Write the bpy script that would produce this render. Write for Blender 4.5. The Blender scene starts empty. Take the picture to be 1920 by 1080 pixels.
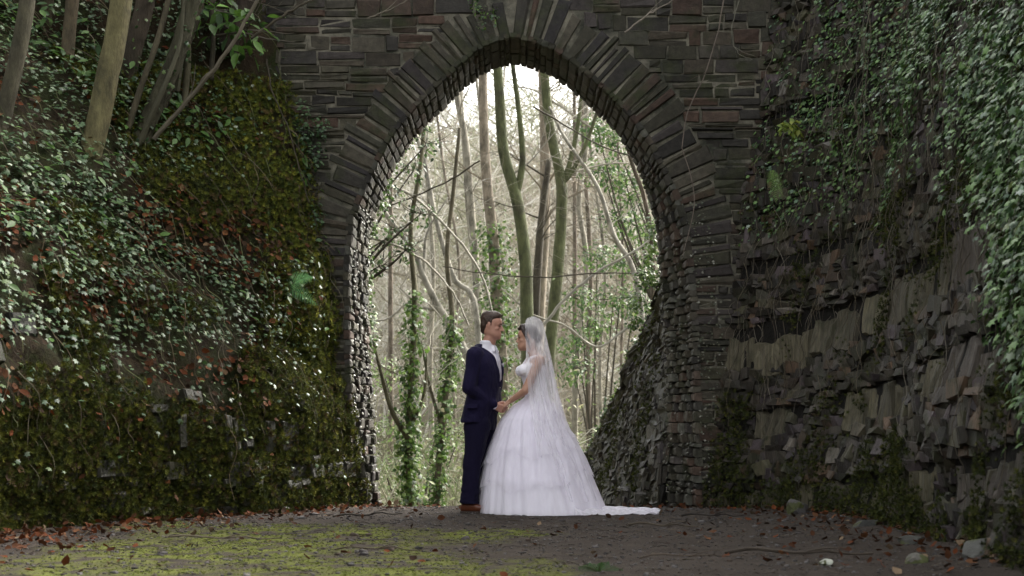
import bpy, bmesh, math, random
import numpy as np
from mathutils import Vector, Matrix

random.seed(7); rng = np.random.default_rng(7)
S = bpy.context.scene
R = math.radians

# ---------------------------------------------------------------- camera
F = 2898.0; CAMZ = 0.78; HOR = 800.0
cam = bpy.data.objects.new('camera', bpy.data.cameras.new('camera'))
S.collection.objects.link(cam); S.camera = cam
cam.location = (0, 0, CAMZ); cam.rotation_euler = (R(90), 0, 0)
cam.data.lens = F/1920*36; cam.data.sensor_width = 36
cam.data.shift_y = (HOR-540)/1920
cam.data.clip_end = 600
cam.data.dof.use_dof = True; cam.data.dof.focus_distance = 14.2; cam.data.dof.aperture_fstop = 3.2

# ---------------------------------------------------------------- world, sun, exposure
W = bpy.data.worlds.new('World'); S.world = W; W.use_nodes = True
nt = W.node_tree; bg = nt.nodes['Background']
sky = nt.nodes.new('ShaderNodeTexSky'); sky.sky_type = 'NISHITA'; sky.sun_disc = False
sky.sun_elevation = R(40); sky.sun_rotation = R(48)
sky.air_density = 1.0; sky.dust_density = 6.0; sky.ozone_density = 1.0
hs = nt.nodes.new('ShaderNodeHueSaturation'); hs.inputs['Saturation'].default_value = 0.22
mx = nt.nodes.new('ShaderNodeMix'); mx.data_type = 'RGBA'; mx.blend_type = 'MULTIPLY'
mx.inputs[0].default_value = 1; mx.inputs[7].default_value = (1.0, 0.985, 0.925, 1)
nt.links.new(sky.outputs[0], hs.inputs['Color']); nt.links.new(hs.outputs[0], mx.inputs[6])
nt.links.new(mx.outputs[2], bg.inputs[0]); bg.inputs[1].default_value = 0.15
sun = bpy.data.objects.new('sun', bpy.data.lights.new('sun', 'SUN')); S.collection.objects.link(sun)
sun.data.energy = .9; sun.data.angle = R(22); sun.data.color = (1.0, 0.96, 0.92)
# soft light comes from ahead-right over the wall: the right wall and bridge face stay in shade
d = Vector((math.sin(R(48))*math.cos(R(40)), math.cos(R(48))*math.cos(R(40)), math.sin(R(40))))
sun.rotation_euler = d.to_track_quat('Z', 'Y').to_euler()
S.view_settings.view_transform = 'Standard'; S.view_settings.look = 'None'
S.view_settings.gamma = 1; S.view_settings.exposure = 2.42
S.render.engine = 'CYCLES'

def PX(px, py, Y):
    return np.array([(px-960)/F*Y, Y, CAMZ+(HOR-py)/F*Y])

# ---------------------------------------------------------------- noise
_g = rng.random((256, 256))
def vnoise(x, y):
    x = np.asarray(x, float); y = np.asarray(y, float)
    xi = np.floor(x).astype(int); yi = np.floor(y).astype(int)
    fx = x-xi; fy = y-yi; fx = fx*fx*(3-2*fx); fy = fy*fy*(3-2*fy)
    a = _g[xi & 255, yi & 255]; b = _g[(xi+1) & 255, yi & 255]
    c = _g[xi & 255, (yi+1) & 255]; e = _g[(xi+1) & 255, (yi+1) & 255]
    return (a*(1-fx)+b*fx)*(1-fy)+(c*(1-fx)+e*fx)*fy
def fbm(x, y, o=4):
    s = 0; a = .5; t = 0
    for i in range(o):
        s = s+a*vnoise(np.asarray(x)*2**i+17.3*i, np.asarray(y)*2**i+5.1*i); t += a; a *= .5
    return s/t

# ---------------------------------------------------------------- materials
def mat(name, color=None, rough=.7, spec=.5, nscale=8, namt=.35, bump=.3, bscale=40, bdist=.01,
        stretch=(1, 1, 1), transl=0, coat=0, second=None, sscale=3, sth=(.5, .6), sheen=0, tone=.68):
    m = bpy.data.materials.new(name); m.use_nodes = True
    n = m.node_tree.nodes; l = m.node_tree.links; p = n['Principled BSDF']
    p.inputs['Roughness'].default_value = rough; p.inputs['Specular IOR Level'].default_value = spec
    p.inputs['Coat Weight'].default_value = coat; p.inputs['Coat Roughness'].default_value = .25
    p.inputs['Sheen Weight'].default_value = sheen
    tc = n.new('ShaderNodeTexCoord'); mp = n.new('ShaderNodeMapping'); mp.inputs['Scale'].default_value = stretch
    l.new(tc.outputs['Object'], mp.inputs[0])
    if color is None:
        a = n.new('ShaderNodeAttribute'); a.attribute_name = 'Col'; col = a.outputs['Color']
    else:
        a = n.new('ShaderNodeRGB'); a.outputs[0].default_value = (*color, 1); col = a.outputs[0]
    if second is not None:
        ns = n.new('ShaderNodeTexNoise'); ns.inputs['Scale'].default_value = sscale; ns.inputs['Detail'].default_value = 8
        ns.inputs['Roughness'].default_value = .65
        l.new(tc.outputs['Object'], ns.inputs['Vector'])
        mr = n.new('ShaderNodeMapRange'); mr.inputs['From Min'].default_value = sth[0]; mr.inputs['From Max'].default_value = sth[1]
        l.new(ns.outputs[0], mr.inputs[0])
        mm = n.new('ShaderNodeMix'); mm.data_type = 'RGBA'; l.new(mr.outputs[0], mm.inputs[0])
        l.new(col, mm.inputs[6]); mm.inputs[7].default_value = (*second, 1); col = mm.outputs[2]
    if namt > 0:
        nz = n.new('ShaderNodeTexNoise'); nz.inputs['Scale'].default_value = nscale; nz.inputs['Detail'].default_value = 8
        nz.inputs['Roughness'].default_value = .7
        l.new(mp.outputs[0], nz.inputs['Vector'])
        mr = n.new('ShaderNodeMapRange'); mr.inputs['From Min'].default_value = .3; mr.inputs['From Max'].default_value = .7
        mr.inputs['To Min'].default_value = (1-namt)*tone; mr.inputs['To Max'].default_value = (1+namt)*tone
        l.new(nz.outputs[0], mr.inputs[0])
        mm = n.new('ShaderNodeVectorMath'); mm.operation = 'SCALE'
        l.new(col, mm.inputs[0]); l.new(mr.outputs[0], mm.inputs['Scale']); col = mm.outputs[0]
    l.new(col, p.inputs['Base Color'])
    if bump > 0:
        nb = n.new('ShaderNodeTexNoise'); nb.inputs['Scale'].default_value = bscale; nb.inputs['Detail'].default_value = 6
        nb.inputs['Roughness'].default_value = .7
        l.new(mp.outputs[0], nb.inputs['Vector'])
        b = n.new('ShaderNodeBump'); b.inputs['Strength'].default_value = bump; b.inputs['Distance'].default_value = bdist
        l.new(nb.outputs[0], b.inputs['Height']); l.new(b.outputs[0], p.inputs['Normal'])
    if transl > 0:
        t = n.new('ShaderNodeBsdfTranslucent'); l.new(col, t.inputs[0])
        ms = n.new('ShaderNodeMixShader'); ms.inputs[0].default_value = transl
        l.new(p.outputs[0], ms.inputs[1]); l.new(t.outputs[0], ms.inputs[2])
        l.new(ms.outputs[0], n['Material Output'].inputs[0])
    return m

def tulle(name, color, opacity, streak=60, fine=.25):
    m = bpy.data.materials.new(name); m.use_nodes = True
    n = m.node_tree.nodes; l = m.node_tree.links
    for x in list(n):
        if x.type == 'BSDF_PRINCIPLED': n.remove(x)
    df = n.new('ShaderNodeBsdfDiffuse'); df.inputs[0].default_value = (*color, 1)
    tl = n.new('ShaderNodeBsdfTranslucent'); tl.inputs[0].default_value = (*color, 1)
    tr = n.new('ShaderNodeBsdfTransparent')
    a = n.new('ShaderNodeMixShader'); a.inputs[0].default_value = .35
    l.new(df.outputs[0], a.inputs[1]); l.new(tl.outputs[0], a.inputs[2])
    tc = n.new('ShaderNodeTexCoord'); mp = n.new('ShaderNodeMapping'); mp.inputs['Scale'].default_value = (1, 1, .06)
    nz = n.new('ShaderNodeTexNoise'); nz.inputs['Scale'].default_value = streak; nz.inputs['Detail'].default_value = 3
    l.new(tc.outputs['Object'], mp.inputs[0]); l.new(mp.outputs[0], nz.inputs['Vector'])
    mr = n.new('ShaderNodeMapRange'); mr.inputs['From Min'].default_value = .3; mr.inputs['From Max'].default_value = .7
    mr.inputs['To Min'].default_value = max(0, opacity-fine); mr.inputs['To Max'].default_value = min(1, opacity+fine)
    l.new(nz.outputs[0], mr.inputs[0])
    ms = n.new('ShaderNodeMixShader'); l.new(mr.outputs[0], ms.inputs[0])
    l.new(tr.outputs[0], ms.inputs[1]); l.new(a.outputs[0], ms.inputs[2])
    l.new(ms.outputs[0], n['Material Output'].inputs[0])
    return m

M = {}
M['stone'] = mat('masonry_stone', rough=.7, spec=.22, nscale=14, namt=.5, bump=.8, bscale=45, bdist=.012, second=(.038, .042, .018), sscale=2.6, sth=(.52, .66))
M['mortar'] = mat('lime_mortar', color=(.22, .20, .155), rough=.9, nscale=9, namt=.5, bump=.8, bscale=50, bdist=.02, second=(.04, .042, .028), sscale=2.4, sth=(.45, .62))
M['slate'] = mat('wall_slate', second=(.030, .034, .014), sscale=3.5, sth=(.50, .66), rough=.5, spec=.28, nscale=9, namt=.55, bump=.9, bscale=30, bdist=.015, stretch=(1.6, 1.6, .5))
M['slab'] = mat('wall_slab', second=(.045, .048, .02), sscale=2.5, sth=(.52, .70), rough=.6, spec=.4, nscale=16, namt=.6, bump=1.0, bscale=26, bdist=.02, stretch=(2.2, 2.2, .16))
M['soil'] = mat('bank_soil', color=(.042, .028, .015), rough=.95, spec=.2, nscale=20, namt=.6, bump=1, bscale=30, bdist=.03, second=(.025, .032, .008), sscale=2.5, sth=(.42, .58))
M['rockback'] = mat('wall_core', color=(.018, .016, .014), rough=.9, spec=.2, nscale=20, namt=.6, bump=1, bscale=30, bdist=.03)
M['moss'] = mat('moss', rough=.9, spec=.15, nscale=25, namt=.4, bump=0, transl=.2, tone=0.8)
M['ivy'] = mat('ivy_leaf', rough=.52, spec=.45, nscale=30, namt=.2, bump=0, transl=.15, coat=.1, tone=0.85)
M['leaf'] = mat('green_leaf', rough=.5, spec=.4, nscale=30, namt=.2, bump=0, transl=.4, tone=0.8)
M['dead'] = mat('dead_leaf', rough=.85, spec=.12, nscale=30, namt=.3, bump=0, transl=.1)
M['bark'] = mat('bark', rough=.85, spec=.25, nscale=9, namt=.6, bump=1, bscale=30, bdist=.02, stretch=(1, 1, .35), second=(.05, .045, .03), sscale=3, sth=(.48, .72), tone=0.8)
M['twig'] = mat('twig_bark', rough=.8, spec=.3, nscale=3, namt=.35, bump=0, tone=0.85)
M['pebble'] = mat('pebble', rough=.8, spec=.3, nscale=30, namt=.3, bump=0)
M['skin'] = mat('skin', rough=.5, spec=.4, nscale=30, namt=.06, bump=.05, bscale=200, bdist=.001, tone=1)
M['suit'] = mat('navy_suit', color=(.012, .009, .036), rough=.85, spec=.12, nscale=120, namt=.15, bump=.25, bscale=14, bdist=.02, sheen=.04, tone=0.8)
M['trouser'] = mat('navy_trouser', color=(.009, .007, .026), rough=.85, spec=.12, nscale=120, namt=.15, bump=.3, bscale=10, bdist=.025, stretch=(1, 1, .5), sheen=.03, tone=0.8)
M['shirt'] = mat('white_shirt', color=(.75, .72, .8), rough=.7, spec=.3, nscale=20, namt=.03, bump=.1, bscale=20, bdist=.01, tone=1)
M['tie'] = mat('silver_tie', color=(.5, .48, .55), rough=.45, spec=.5, nscale=200, namt=.15, bump=0, tone=1)
M['shoe'] = mat('brown_shoe', color=(.10, .030, .014), rough=.35, spec=.5, nscale=20, namt=.2, bump=0, tone=1)
M['sole'] = mat('shoe_sole', color=(.03, .02, .015), rough=.7, namt=0, bump=0, tone=1)
M['hair_m'] = mat('brown_hair', color=(.035, .016, .009), rough=.55, spec=.5, nscale=60, namt=.5, bump=.6, bscale=70, bdist=.008, stretch=(.5, 2, 1), tone=1)
M['hair_f'] = mat('dark_hair', color=(.022, .009, .007), rough=.4, spec=.5, nscale=60, namt=.5, bump=.6, bscale=70, bdist=.008, tone=1)
M['satin'] = mat('white_satin', color=(.87, .84, .92), rough=.6, spec=.3, nscale=20, namt=.03, bump=.15, bscale=30, bdist=.01, tone=1)
M['bodice'] = mat('lace_bodice', color=(.82, .79, .86), rough=.7, spec=.3, nscale=90, namt=.12, bump=.5, bscale=90, bdist=.006, tone=1)
M['tulle'] = tulle('white_tulle', (.93, .90, .97), .38, 14, .04)
M['train'] = tulle('train_tulle', (.86, .83, .91), .85, 30, .12)
M['veil'] = tulle('veil_tulle', (.94, .91, .97), .35, 22, .12)
M['dark'] = mat('dark_eye', color=(.015, .01, .01), rough=.2, namt=0, bump=0, tone=1)
M['lips'] = mat('lips', color=(.35, .08, .07), rough=.4, namt=0, bump=0, tone=1)

# ---------------------------------------------------------------- object helpers
def link(o, parent=None):
    S.collection.objects.link(o)
    if parent is not None: o.parent = parent
    return o
def tag(o, label=None, cat=None, group=None, kind=None):
    if label: o['label'] = label
    if cat: o['category'] = cat
    if group: o['group'] = group
    if kind: o['kind'] = kind
    return o
def empty(name, loc, label, cat, rz=0, group=None):
    o = bpy.data.objects.new(name, None); link(o); o.location = loc; o.rotation_euler = (0, 0, rz)
    o.empty_display_size = .1
    return tag(o, label, cat, group)
def mesh(name, V, Fc, m, parent=None, smooth=False, cols=None, loc=None):
    """V (n,3), Fc: list of tuples or (m,k) array; loc is subtracted (object origin)"""
    V = np.asarray(V, dtype=np.float64)
    if loc is not None: V = V-np.asarray(loc)
    me = bpy.data.meshes.new(name)
    if isinstance(Fc, np.ndarray):
        k = Fc.shape[1]; nf = len(Fc)
        me.vertices.add(len(V)); me.vertices.foreach_set('co', V.astype(np.float32).ravel())
        me.loops.add(nf*k); me.loops.foreach_set('vertex_index', Fc.astype(np.int32).ravel())
        me.polygons.add(nf); me.polygons.foreach_set('loop_start', np.arange(0, nf*k, k, dtype=np.int32))
        me.update(calc_edges=True); me.validate()
    else:
        me.from_pydata([tuple(v) for v in V], [], [tuple(int(i) for i in f) for f in Fc]); me.update()
    if cols is not None:
        a = me.color_attributes.new('Col', 'FLOAT_COLOR', 'POINT')
        c = np.ones((len(V), 4), np.float32); c[:, :3] = np.clip(cols, 0, 1)
        a.data.foreach_set('color', c.ravel())
    if smooth: me.polygons.foreach_set('use_smooth', np.ones(len(me.polygons), bool))
    if isinstance(m, str): m = M[m]
    me.materials.append(m)
    o = bpy.data.objects.new(name, me); link(o, parent)
    if loc is not None and parent is None: o.location = tuple(loc)
    return o

class Bag:
    """collects geometry of one mesh"""
    def __init__(s): s.v = []; s.f = []; s.c = []; s.n = 0
    def add(s, V, Fc, col=(.5, .5, .5)):
        V = np.asarray(V, float); s.v.append(V)
        s.f += [tuple(i+s.n for i in f) for f in Fc]
        c = np.asarray(col, float)
        s.c.append(np.tile(c, (len(V), 1)) if c.ndim == 1 else c); s.n += len(V)
    def build(s, name, m, parent=None, smooth=False, loc=None):
        return mesh(name, np.concatenate(s.v), s.f, m, parent, smooth, np.concatenate(s.c), loc)

def scatter(name, T, TF, P, A, C, m, parent=None, smooth=False, loc=None):
    """T (n,3) template, TF (k,3) tris, P (N,3) places, A (N,3,3) matrices (columns = axes), C (N,3) colours"""
    T = np.asarray(T, float); TF = np.asarray(TF)
    V = np.einsum('nij,kj->nki', A, T)+P[:, None, :]
    n, k = len(P), len(T)
    Fx = (TF[None]+(np.arange(n)*k)[:, None, None]).reshape(-1, TF.shape[1])
    return mesh(name, V.reshape(-1, 3), Fx, m, parent, smooth, np.repeat(C, k, 0), loc)

def frames(N, U=None, spin=None, tilt=.3):
    """rotation matrices with z axis near N (n,3); x axis near U"""
    n = len(N); Z = N+rng.normal(0, tilt, (n, 3)); Z /= np.linalg.norm(Z, axis=1)[:, None]
    if U is None: U = rng.normal(0, 1, (n, 3))
    U = U+1e-3; X = U-(U*Z).sum(1)[:, None]*Z; X /= np.linalg.norm(X, axis=1)[:, None]+1e-9
    Y = np.cross(Z, X)
    return np.stack([X, Y, Z], axis=2)

IVY = np.array([(0, 0, 0), (.18, .25, .02), (.5, .12, -.06), (.34, .42, 0), (.48, .72, -.05), (.2, .7, .0), (0, 1.05, -.08),
                (-.2, .7, 0), (-.48, .72, -.05), (-.34, .42, 0), (-.5, .12, -.06), (-.18, .25, .02), (0, .45, .08)])
IVYF = np.array([(12, i, (i+1) % 12) for i in range(12)])
OVAL = np.array([(0, 0, 0), (.2, .25, .03), (.24, .55, .02), (0, 1.05, -.12), (-.24, .55, .02), (-.2, .25, .03), (0, .5, -.05)])
OVALF = np.array([(6, i, (i+1) % 6) for i in range(6)])
DEAD = np.array([(0, 0, .0), (.28, .2, .14), (.36, .55, .05), (.1, 1, .2), (-.25, .7, .16), (-.33, .3, .02), (.02, .5, 0)])
_t = []; _tf = []
for i in range(12):
    a = i*2.4; e = .25+.9*((i*7) % 12)/12
    dx, dy, dz = math.cos(a)*math.cos(e), math.sin(a)*math.cos(e), math.sin(e)
    sx, sy = -math.sin(a)*.12, math.cos(a)*.12
    b = len(_t); _t += [(sx, sy, 0), (-sx, -sy, 0), (dx, dy, dz*.9)]; _tf.append((b, b+1, b+2))
TUFT = np.array(_t); TUFTF = np.array(_tf)

def palette(n, cols, w=None, var=.25):
    cols = np.array(cols); w = None if w is None else np.array(w)/sum(w)
    c = cols[rng.choice(len(cols), n, p=w)]
    return c*(1+rng.uniform(-var, var, (n, 1)))

def tube(pts, radii, k=6, wob=0):
    pts = np.asarray(pts, float); n = len(pts); radii = np.asarray(radii, float)
    t = np.gradient(pts, axis=0); t /= np.linalg.norm(t, axis=1)[:, None]+1e-9
    ref = np.array([0, 1, 0.]) if abs(t[0][1]) < .8 else np.array([1., 0, 0])
    V = []
    for i in range(n):
        u = np.cross(t[i], ref); u /= np.linalg.norm(u)+1e-9; w = np.cross(t[i], u)
        for j in range(k):
            a = 2*math.pi*j/k; r = radii[i]*(1+(random.uniform(-wob, wob) if wob else 0))
            V.append(pts[i]+r*(math.cos(a)*u+math.sin(a)*w))
    Fc = [(i*k+j, i*k+(j+1) % k, (i+1)*k+(j+1) % k, (i+1)*k+j) for i in range(n-1) for j in range(k)]
    Fc += [tuple(range(k))[::-1], tuple((n-1)*k+j for j in range(k))]
    return np.array(V), Fc
def smoothline(pts, n):
    pts = np.asarray(pts, float); m = len(pts)
    if m < 3:
        t = np.linspace(0, 1, n)[:, None]; return pts[0]*(1-t)+pts[-1]*t
    P = np.vstack([2*pts[0]-pts[1], pts, 2*pts[-1]-pts[-2]])
    out = []
    for s in np.linspace(0, m-1-1e-6, n):
        i = int(s); f = s-i; a, b, c, e = P[i], P[i+1], P[i+2], P[i+3]
        out.append(.5*((2*b)+(-a+c)*f+(2*a-5*b+4*c-e)*f*f+(-a+3*b-3*c+e)*f**3))
    return np.array(out)

def block(bag, c, U, V, N, hu, hv, hn, bev, jit, col):
    c = np.asarray(c, float); vs = []
    for (n_, ins) in ((-hn, 0), (hn-bev, 0), (hn, bev)):
        for (a, b) in ((-1, -1), (1, -1), (1, 1), (-1, 1)):
            vs.append(c+U*(a*(hu-ins)+random.uniform(-jit, jit))+V*(b*(hv-ins)+random.uniform(-jit, jit))
                      + N*(n_+(random.uniform(-jit, jit) if n_ > 0 else 0)))
    f = [(8, 9, 10), (8, 10, 11)]
    for r in (0, 4):
        for j in range(4):
            f.append((r+j, r+(j+1) % 4, r+4+(j+1) % 4, r+4+j))
    bag.add(vs, f, col)

# rubble templates
HULL = []
for i in range(24):
    bm = bmesh.new()
    for a in (-1, 1):
        for b_ in (-1, 1):
            for c_ in (-1, 1):
                v = Vector((a*random.uniform(.42, .78), b_*random.uniform(.42, .78), c_*random.uniform(.45, .75))); bm.verts.new(v)
                if random.random() < .5: bm.verts.new(v+Vector((-a*random.uniform(.1, .4), random.uniform(-.1, .1), random.uniform(-.15, .15))))
    bmesh.ops.convex_hull(bm, input=bm.verts)
    loose = [v for v in bm.verts if not v.link_faces]
    for v in loose: bm.verts.remove(v)
    bm.verts.index_update()
    HULL.append((np.array([v.co[:] for v in bm.verts])*1.3, [tuple(v.index for v in f.verts) for f in bm.faces])); bm.free()
def rock(bag, c, U, V, N, su, sv, sn, col, rot=.35):
    T, Fc = random.choice(HULL)
    e = Matrix.Rotation(random.gauss(0, rot), 3, 'X') @ Matrix.Rotation(random.gauss(0, rot), 3, 'Y') @ Matrix.Rotation(random.gauss(0, rot), 3, 'Z')
    T = T @ np.array(e).T
    bag.add(np.asarray(c)+T[:, :1]*su*U+T[:, 1:2]*sv*V+T[:, 2:]*sn*N, Fc, col)

# ================================================================ GROUND
def gz(X, Y):
    X = np.asarray(X, float); Y = np.asarray(Y, float)
    z = np.interp(Y, [-20, 14.6, 15.6, 17, 20, 24, 30, 42, 110, 160], [0, 0, -.03, -.14, -.55, -1.1, -1.7, -1.9, 12, 16])
    z = z+np.where(Y > 30, (fbm(X*.12, Y*.12)-.5)*3, 0)
    z = z+np.where(Y > 19, np.clip(X-1.5-(Y-19)*.03, 0, 30)*.55*np.clip((Y-19)/4, 0, 1)*np.clip((70-Y)/25, 0, 1), 0)
    near = (Y < 18)
    z = z+near*((fbm(X*1.2, Y*1.2)-.5)*.05+(fbm(X*7, Y*7)-.5)*.018)
    z = z+near*.10*np.clip((-X-2.0-(15-Y)*.35)/.8, 0, 1)+near*.05*np.clip((X-2.1)/.6, 0, 1)
    return z
ys = np.concatenate([np.arange(-20, 6.5, 1.5), np.arange(6.5, 17.5, .05), np.arange(17.5, 32, .5), np.arange(32, 161, 3)])
xs = np.concatenate([np.arange(-90, -5, 4), np.arange(-5, 5, .06), np.arange(5, 91, 4)])
GX, GY = np.meshgrid(xs, ys); GZ = gz(GX, GY)
nx, ny = len(xs), len(ys)
idx = np.arange(nx*ny).reshape(ny, nx)
gf = np.stack([idx[:-1, :-1], idx[:-1, 1:], idx[1:, 1:], idx[1:, :-1]], -1).reshape(-1, 4)
GV = np.stack([GX, GY, GZ], -1).reshape(-1, 3)
def mossmask(X, Y):
    a = fbm(X*1.1+3, Y*.8+9, 5)
    ctr = -1.0+0*Y
    m = a+.25-.20*np.abs((X+1.35)/1.25)**2-.35*np.clip((Y-12.0)/1.0, 0, 2)
    return np.clip((m-.5)/.2, 0, 1)
gx_, gy_ = GV[:, 0], GV[:, 1]
mk = mossmask(gx_, gy_)*(fbm(gx_*9, gy_*9, 3) > .42)
base = np.array([.062, .050, .042])[None]*(.7+.6*fbm(gx_*5, gy_*5, 5))[:, None]
mossc = np.array([.135, .15, .034])[None]*(.6+.8*fbm(gx_*14, gy_*14, 3))[:, None]
gc = base*(1-mk[:, None])+mossc*mk[:, None]
far = np.clip((gy_-17)/4, 0, 1)[:, None]
gc = gc*(1-far)+np.array([.12, .105, .06])[None]*far*(.6+.8*fbm(gx_*.8, gy_*.8))[:, None]
hs_ = np.clip((gy_-42)/8, 0, 1)[:, None]
gc = gc*(1-hs_)+np.array([.10, .09, .06])[None]*hs_
M['ground'] = mat('ground_gravel', rough=.95, spec=.12, tone=.74, nscale=60, namt=.45, bump=1, bscale=90, bdist=.012)
tag(mesh('ground', GV, gf, 'ground', smooth=True, cols=gc), kind='structure')

# pebbles & grit
def ground_pts(n, xr, yr, f=None):
    out = []
    while sum(len(o) for o in out) < n:
        X = rng.uniform(*xr, n); Y = rng.uniform(*yr, n)
        k = np.ones(n, bool) if f is None else rng.random(n) < f(X, Y)
        out.append(np.stack([X[k], Y[k]], 1))
    p = np.concatenate(out)[:n]
    return np.column_stack([p, gz(p[:, 0], p[:, 1])])
T, Fc = HULL[3]; TFp = []
for f in Fc:
    for i in range(1, len(f)-1): TFp.append((f[0], f[i], f[i+1]))
n = 9000
P = ground_pts(n, (-3.6, 3), (7.9, 16))
s = rng.lognormal(-5.1, .45, n)
A = frames(np.tile([0, 0, 1.], (n, 1)))*s[:, None, None]; A[:, 2, :] *= .7
tag(scatter('gravel', T, np.array(TFp), P, A, palette(n, [(.08, .07, .07), (.05, .045, .045), (.13, .12, .12), (.07, .05, .04)]), 'pebble'),
    'loose grey grit and small pebbles on the dark path', 'gravel', kind='stuff')
# moss on path
n = 6000
P = ground_pts(n, (-3.6, 2.0), (7.8, 14), lambda x, y: mossmask(x, y)*(fbm(x*9, y*9, 3) > .42))
s = rng.uniform(.008, .022, n)
A = frames(np.tile([0, 0, 1.], (n, 1)))*s[:, None, None]; A[:, 2, :] *= .6
tag(scatter('path_moss', TUFT, TUFTF, P, A, palette(n, [(.14, .165, .035), (.10, .125, .022), (.175, .185, .045)]), 'moss'),
    'yellow green moss spread flat over the path in the foreground', 'moss', kind='stuff')
# leaf litter
def litter(x, y):
    xl = np.interp(y, [8, 11.3, 12.9, 14, 15.4], [-4, -3.5, -2.8, -2.2, -1.7])
    xr_ = np.interp(y, [8, 10.3, 12.9, 14.9, 15.4], [2.6, 2.8, 2.8, 2.35, 1.9])
    a = np.exp(-np.clip(x-xl, 0, 9)*2.6); b = .35*np.exp(-np.clip(xr_-x, 0, 9)*2.0)
    return np.clip(np.maximum(a, b)*(.3+1.2*fbm(x*2, y*2)), 0.007, 1)
n = 4200
P = ground_pts(n, (-4, 3), (8, 15.8), litter); P[:, 2] += rng.uniform(.002, .03, n)
s = rng.uniform(.035, .075, n)
A = frames(np.tile([0, 0, 1.], (n, 1)), tilt=.45)*s[:, None, None]
tag(scatter('leaf_litter', DEAD, OVALF, P, A, palette(n, [(.14, .042, .015), (.09, .036, .017), (.17, .075, .035), (.055, .03, .018), (.24, .17, .11)], [4, 5, 2, 4, 1.2]), 'dead'),
    'fallen red brown beech leaves lying along both edges of the path', 'leaf litter', kind='stuff')

# ================================================================ BANKS (surface functions)
def left_bank(u, v):
    b = np.interp(u, [2, 6, 9, 11.3, 12.9, 14, 15.0, 15.4, 16, 22], [-4.6, -4.4, -4.15, -3.62, -2.85, -2.2, -1.74, -1.58, -2.15, -2.4])
    k = np.interp(u, [2, 12, 13, 14, 14.8, 15.4, 16, 22], [1.15, 1.15, 1.15, .95, .50, .25, .35, .6])
    f = np.interp(v, [-1, 0, 1, 2, 3, 4, 5, 7, 9, 12], [0, 0, .14, .5, 1.1, 1.9, 2.8, 5.2, 8.5, 14])
    d = (fbm(u*1.3, v*1.3, 3)-.5)*.28+(fbm(u*5, v*5, 3)-.5)*.12
    return np.stack([b-k*f+d, u+(fbm(u*3+9, v*3)-.5)*.1, v], -1)
def right_wall(u, v):
    b = np.interp(u, [2, 8, 10.3, 12.9, 14.3, 15.0, 15.45], [2.6, 2.68, 2.82, 2.85, 2.5, 2.12, 1.88])
    f = np.interp(v, [-1, 0, 1, 3, 5, 7, 9], [-.1, 0, .12, .38, .7, 1.6, 4])
    d = (fbm(u*1.1+40, v*1.1, 3)-.5)*.22
    return np.stack([b+f-d, u, v], -1)
def far_wall(u, v):
    b = np.interp(u, [16.2, 17, 20, 24, 26], [1.62, 1.42, 1.22, 1.0, .95])
    top = np.interp(u, [16.2, 17, 20, 24, 26], [2.95, 2.70, 1.25, -.3, -.9])
    lo = gz(np.ones_like(u), u)-.1
    z = lo+(top-lo)*np.clip(v, 0, 1); ex = np.clip(v-1, 0, 9)
    return np.stack([b+.16*np.clip(z, -1, 9)+ex*3.0+(fbm(u*2, z*2)-.5)*.15, u, z+ex*.5+(fbm(u*3, v*3)-.5)*.12], -1)
def nrm(fn, u, v, sgn, e=.3):
    a = fn(u+e, v)-fn(u-e, v); b = fn(u, v+e)-fn(u, v-e)
    n = np.cross(a, b)*sgn; return n/np.linalg.norm(n, axis=-1)[..., None]
def sheet(name, fn, us, vs, m, parent=None, flip=False, cols=None):
    Ug, Vg = np.meshgrid(us, vs); P = fn(Ug, Vg).reshape(-1, 3)
    a, b = Ug.shape; i = np.arange(a*b).reshape(a, b)
    f = np.stack([i[:-1, :-1], i[:-1, 1:], i[1:, 1:], i[1:, :-1]], -1).reshape(-1, 4)
    if flip: f = f[:, ::-1]
    return mesh(name, P, f, m, parent, True, cols)

# ---- left bank: soil slope is setting, its stone foot is a wall
bank = sheet('earth_bank', left_bank, np.arange(2, 21, .09), np.arange(-.3, 11, .09), 'soil', flip=True)
tag(bank, kind='structure')

wall_l = empty('retaining_wall', (-2.6, 13, 0), 'low mossy dry stone wall at the foot of the left bank', 'wall')
def rel(o_parent, bag, name, m, smooth=False):
    o = bag.build(name, m, None, smooth); o.parent = o_parent
    o.matrix_parent_inverse = o_parent.matrix_basis.inverted(); return o
bpy.context.view_layer.update()
bg1 = Bag(); bg2 = Bag()
z = -.05
LSL = [(.02, .10), (.1, .25), (.25, .34), (.34, .50), (.5, .58), (.58, .88), (.88, .97), (.97, 1.1), (1.1, 1.16), (1.16, 1.33), (1.33, 1.42), (1.42, 1.6), (1.6, 1.68), (1.68, 1.8)]
for (z0, z1) in LSL:
    u = 8.0
    while u < 15.35:
        h = z1-z0; wd = random.uniform(.08, .34) if h > .14 else random.uniform(.06, .22)
        uc = u+wd/2; zc = (z0+z1)/2+(uc-13)*(-.035)+random.uniform(-.015, .015)
        if random.random() < .45-.4*np.clip((zc-.6)/.5,0,1):
            P = left_bank(np.array(uc), np.array(zc)); N = nrm(left_bank, np.array(uc), np.array(zc), -1)
            if N[0] < 0: N = -N
            U = left_bank(np.array(uc+.1), np.array(zc))-left_bank(np.array(uc-.1), np.array(zc)); U /= np.linalg.norm(U)
            V = np.cross(U, N); V = V*np.sign(V[2])
            col = np.array(random.choice([(.042, .038, .024), (.034, .032, .02), (.05, .046, .028), (.028, .026, .018)]))*random.uniform(.6, 1.1)
            block(bg1 if h > .14 else bg2, P+N*random.uniform(-.03, .015), U, V, N, wd/2-.006, h/2-.005, .07, .014, .014, col)
        u += wd
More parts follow.
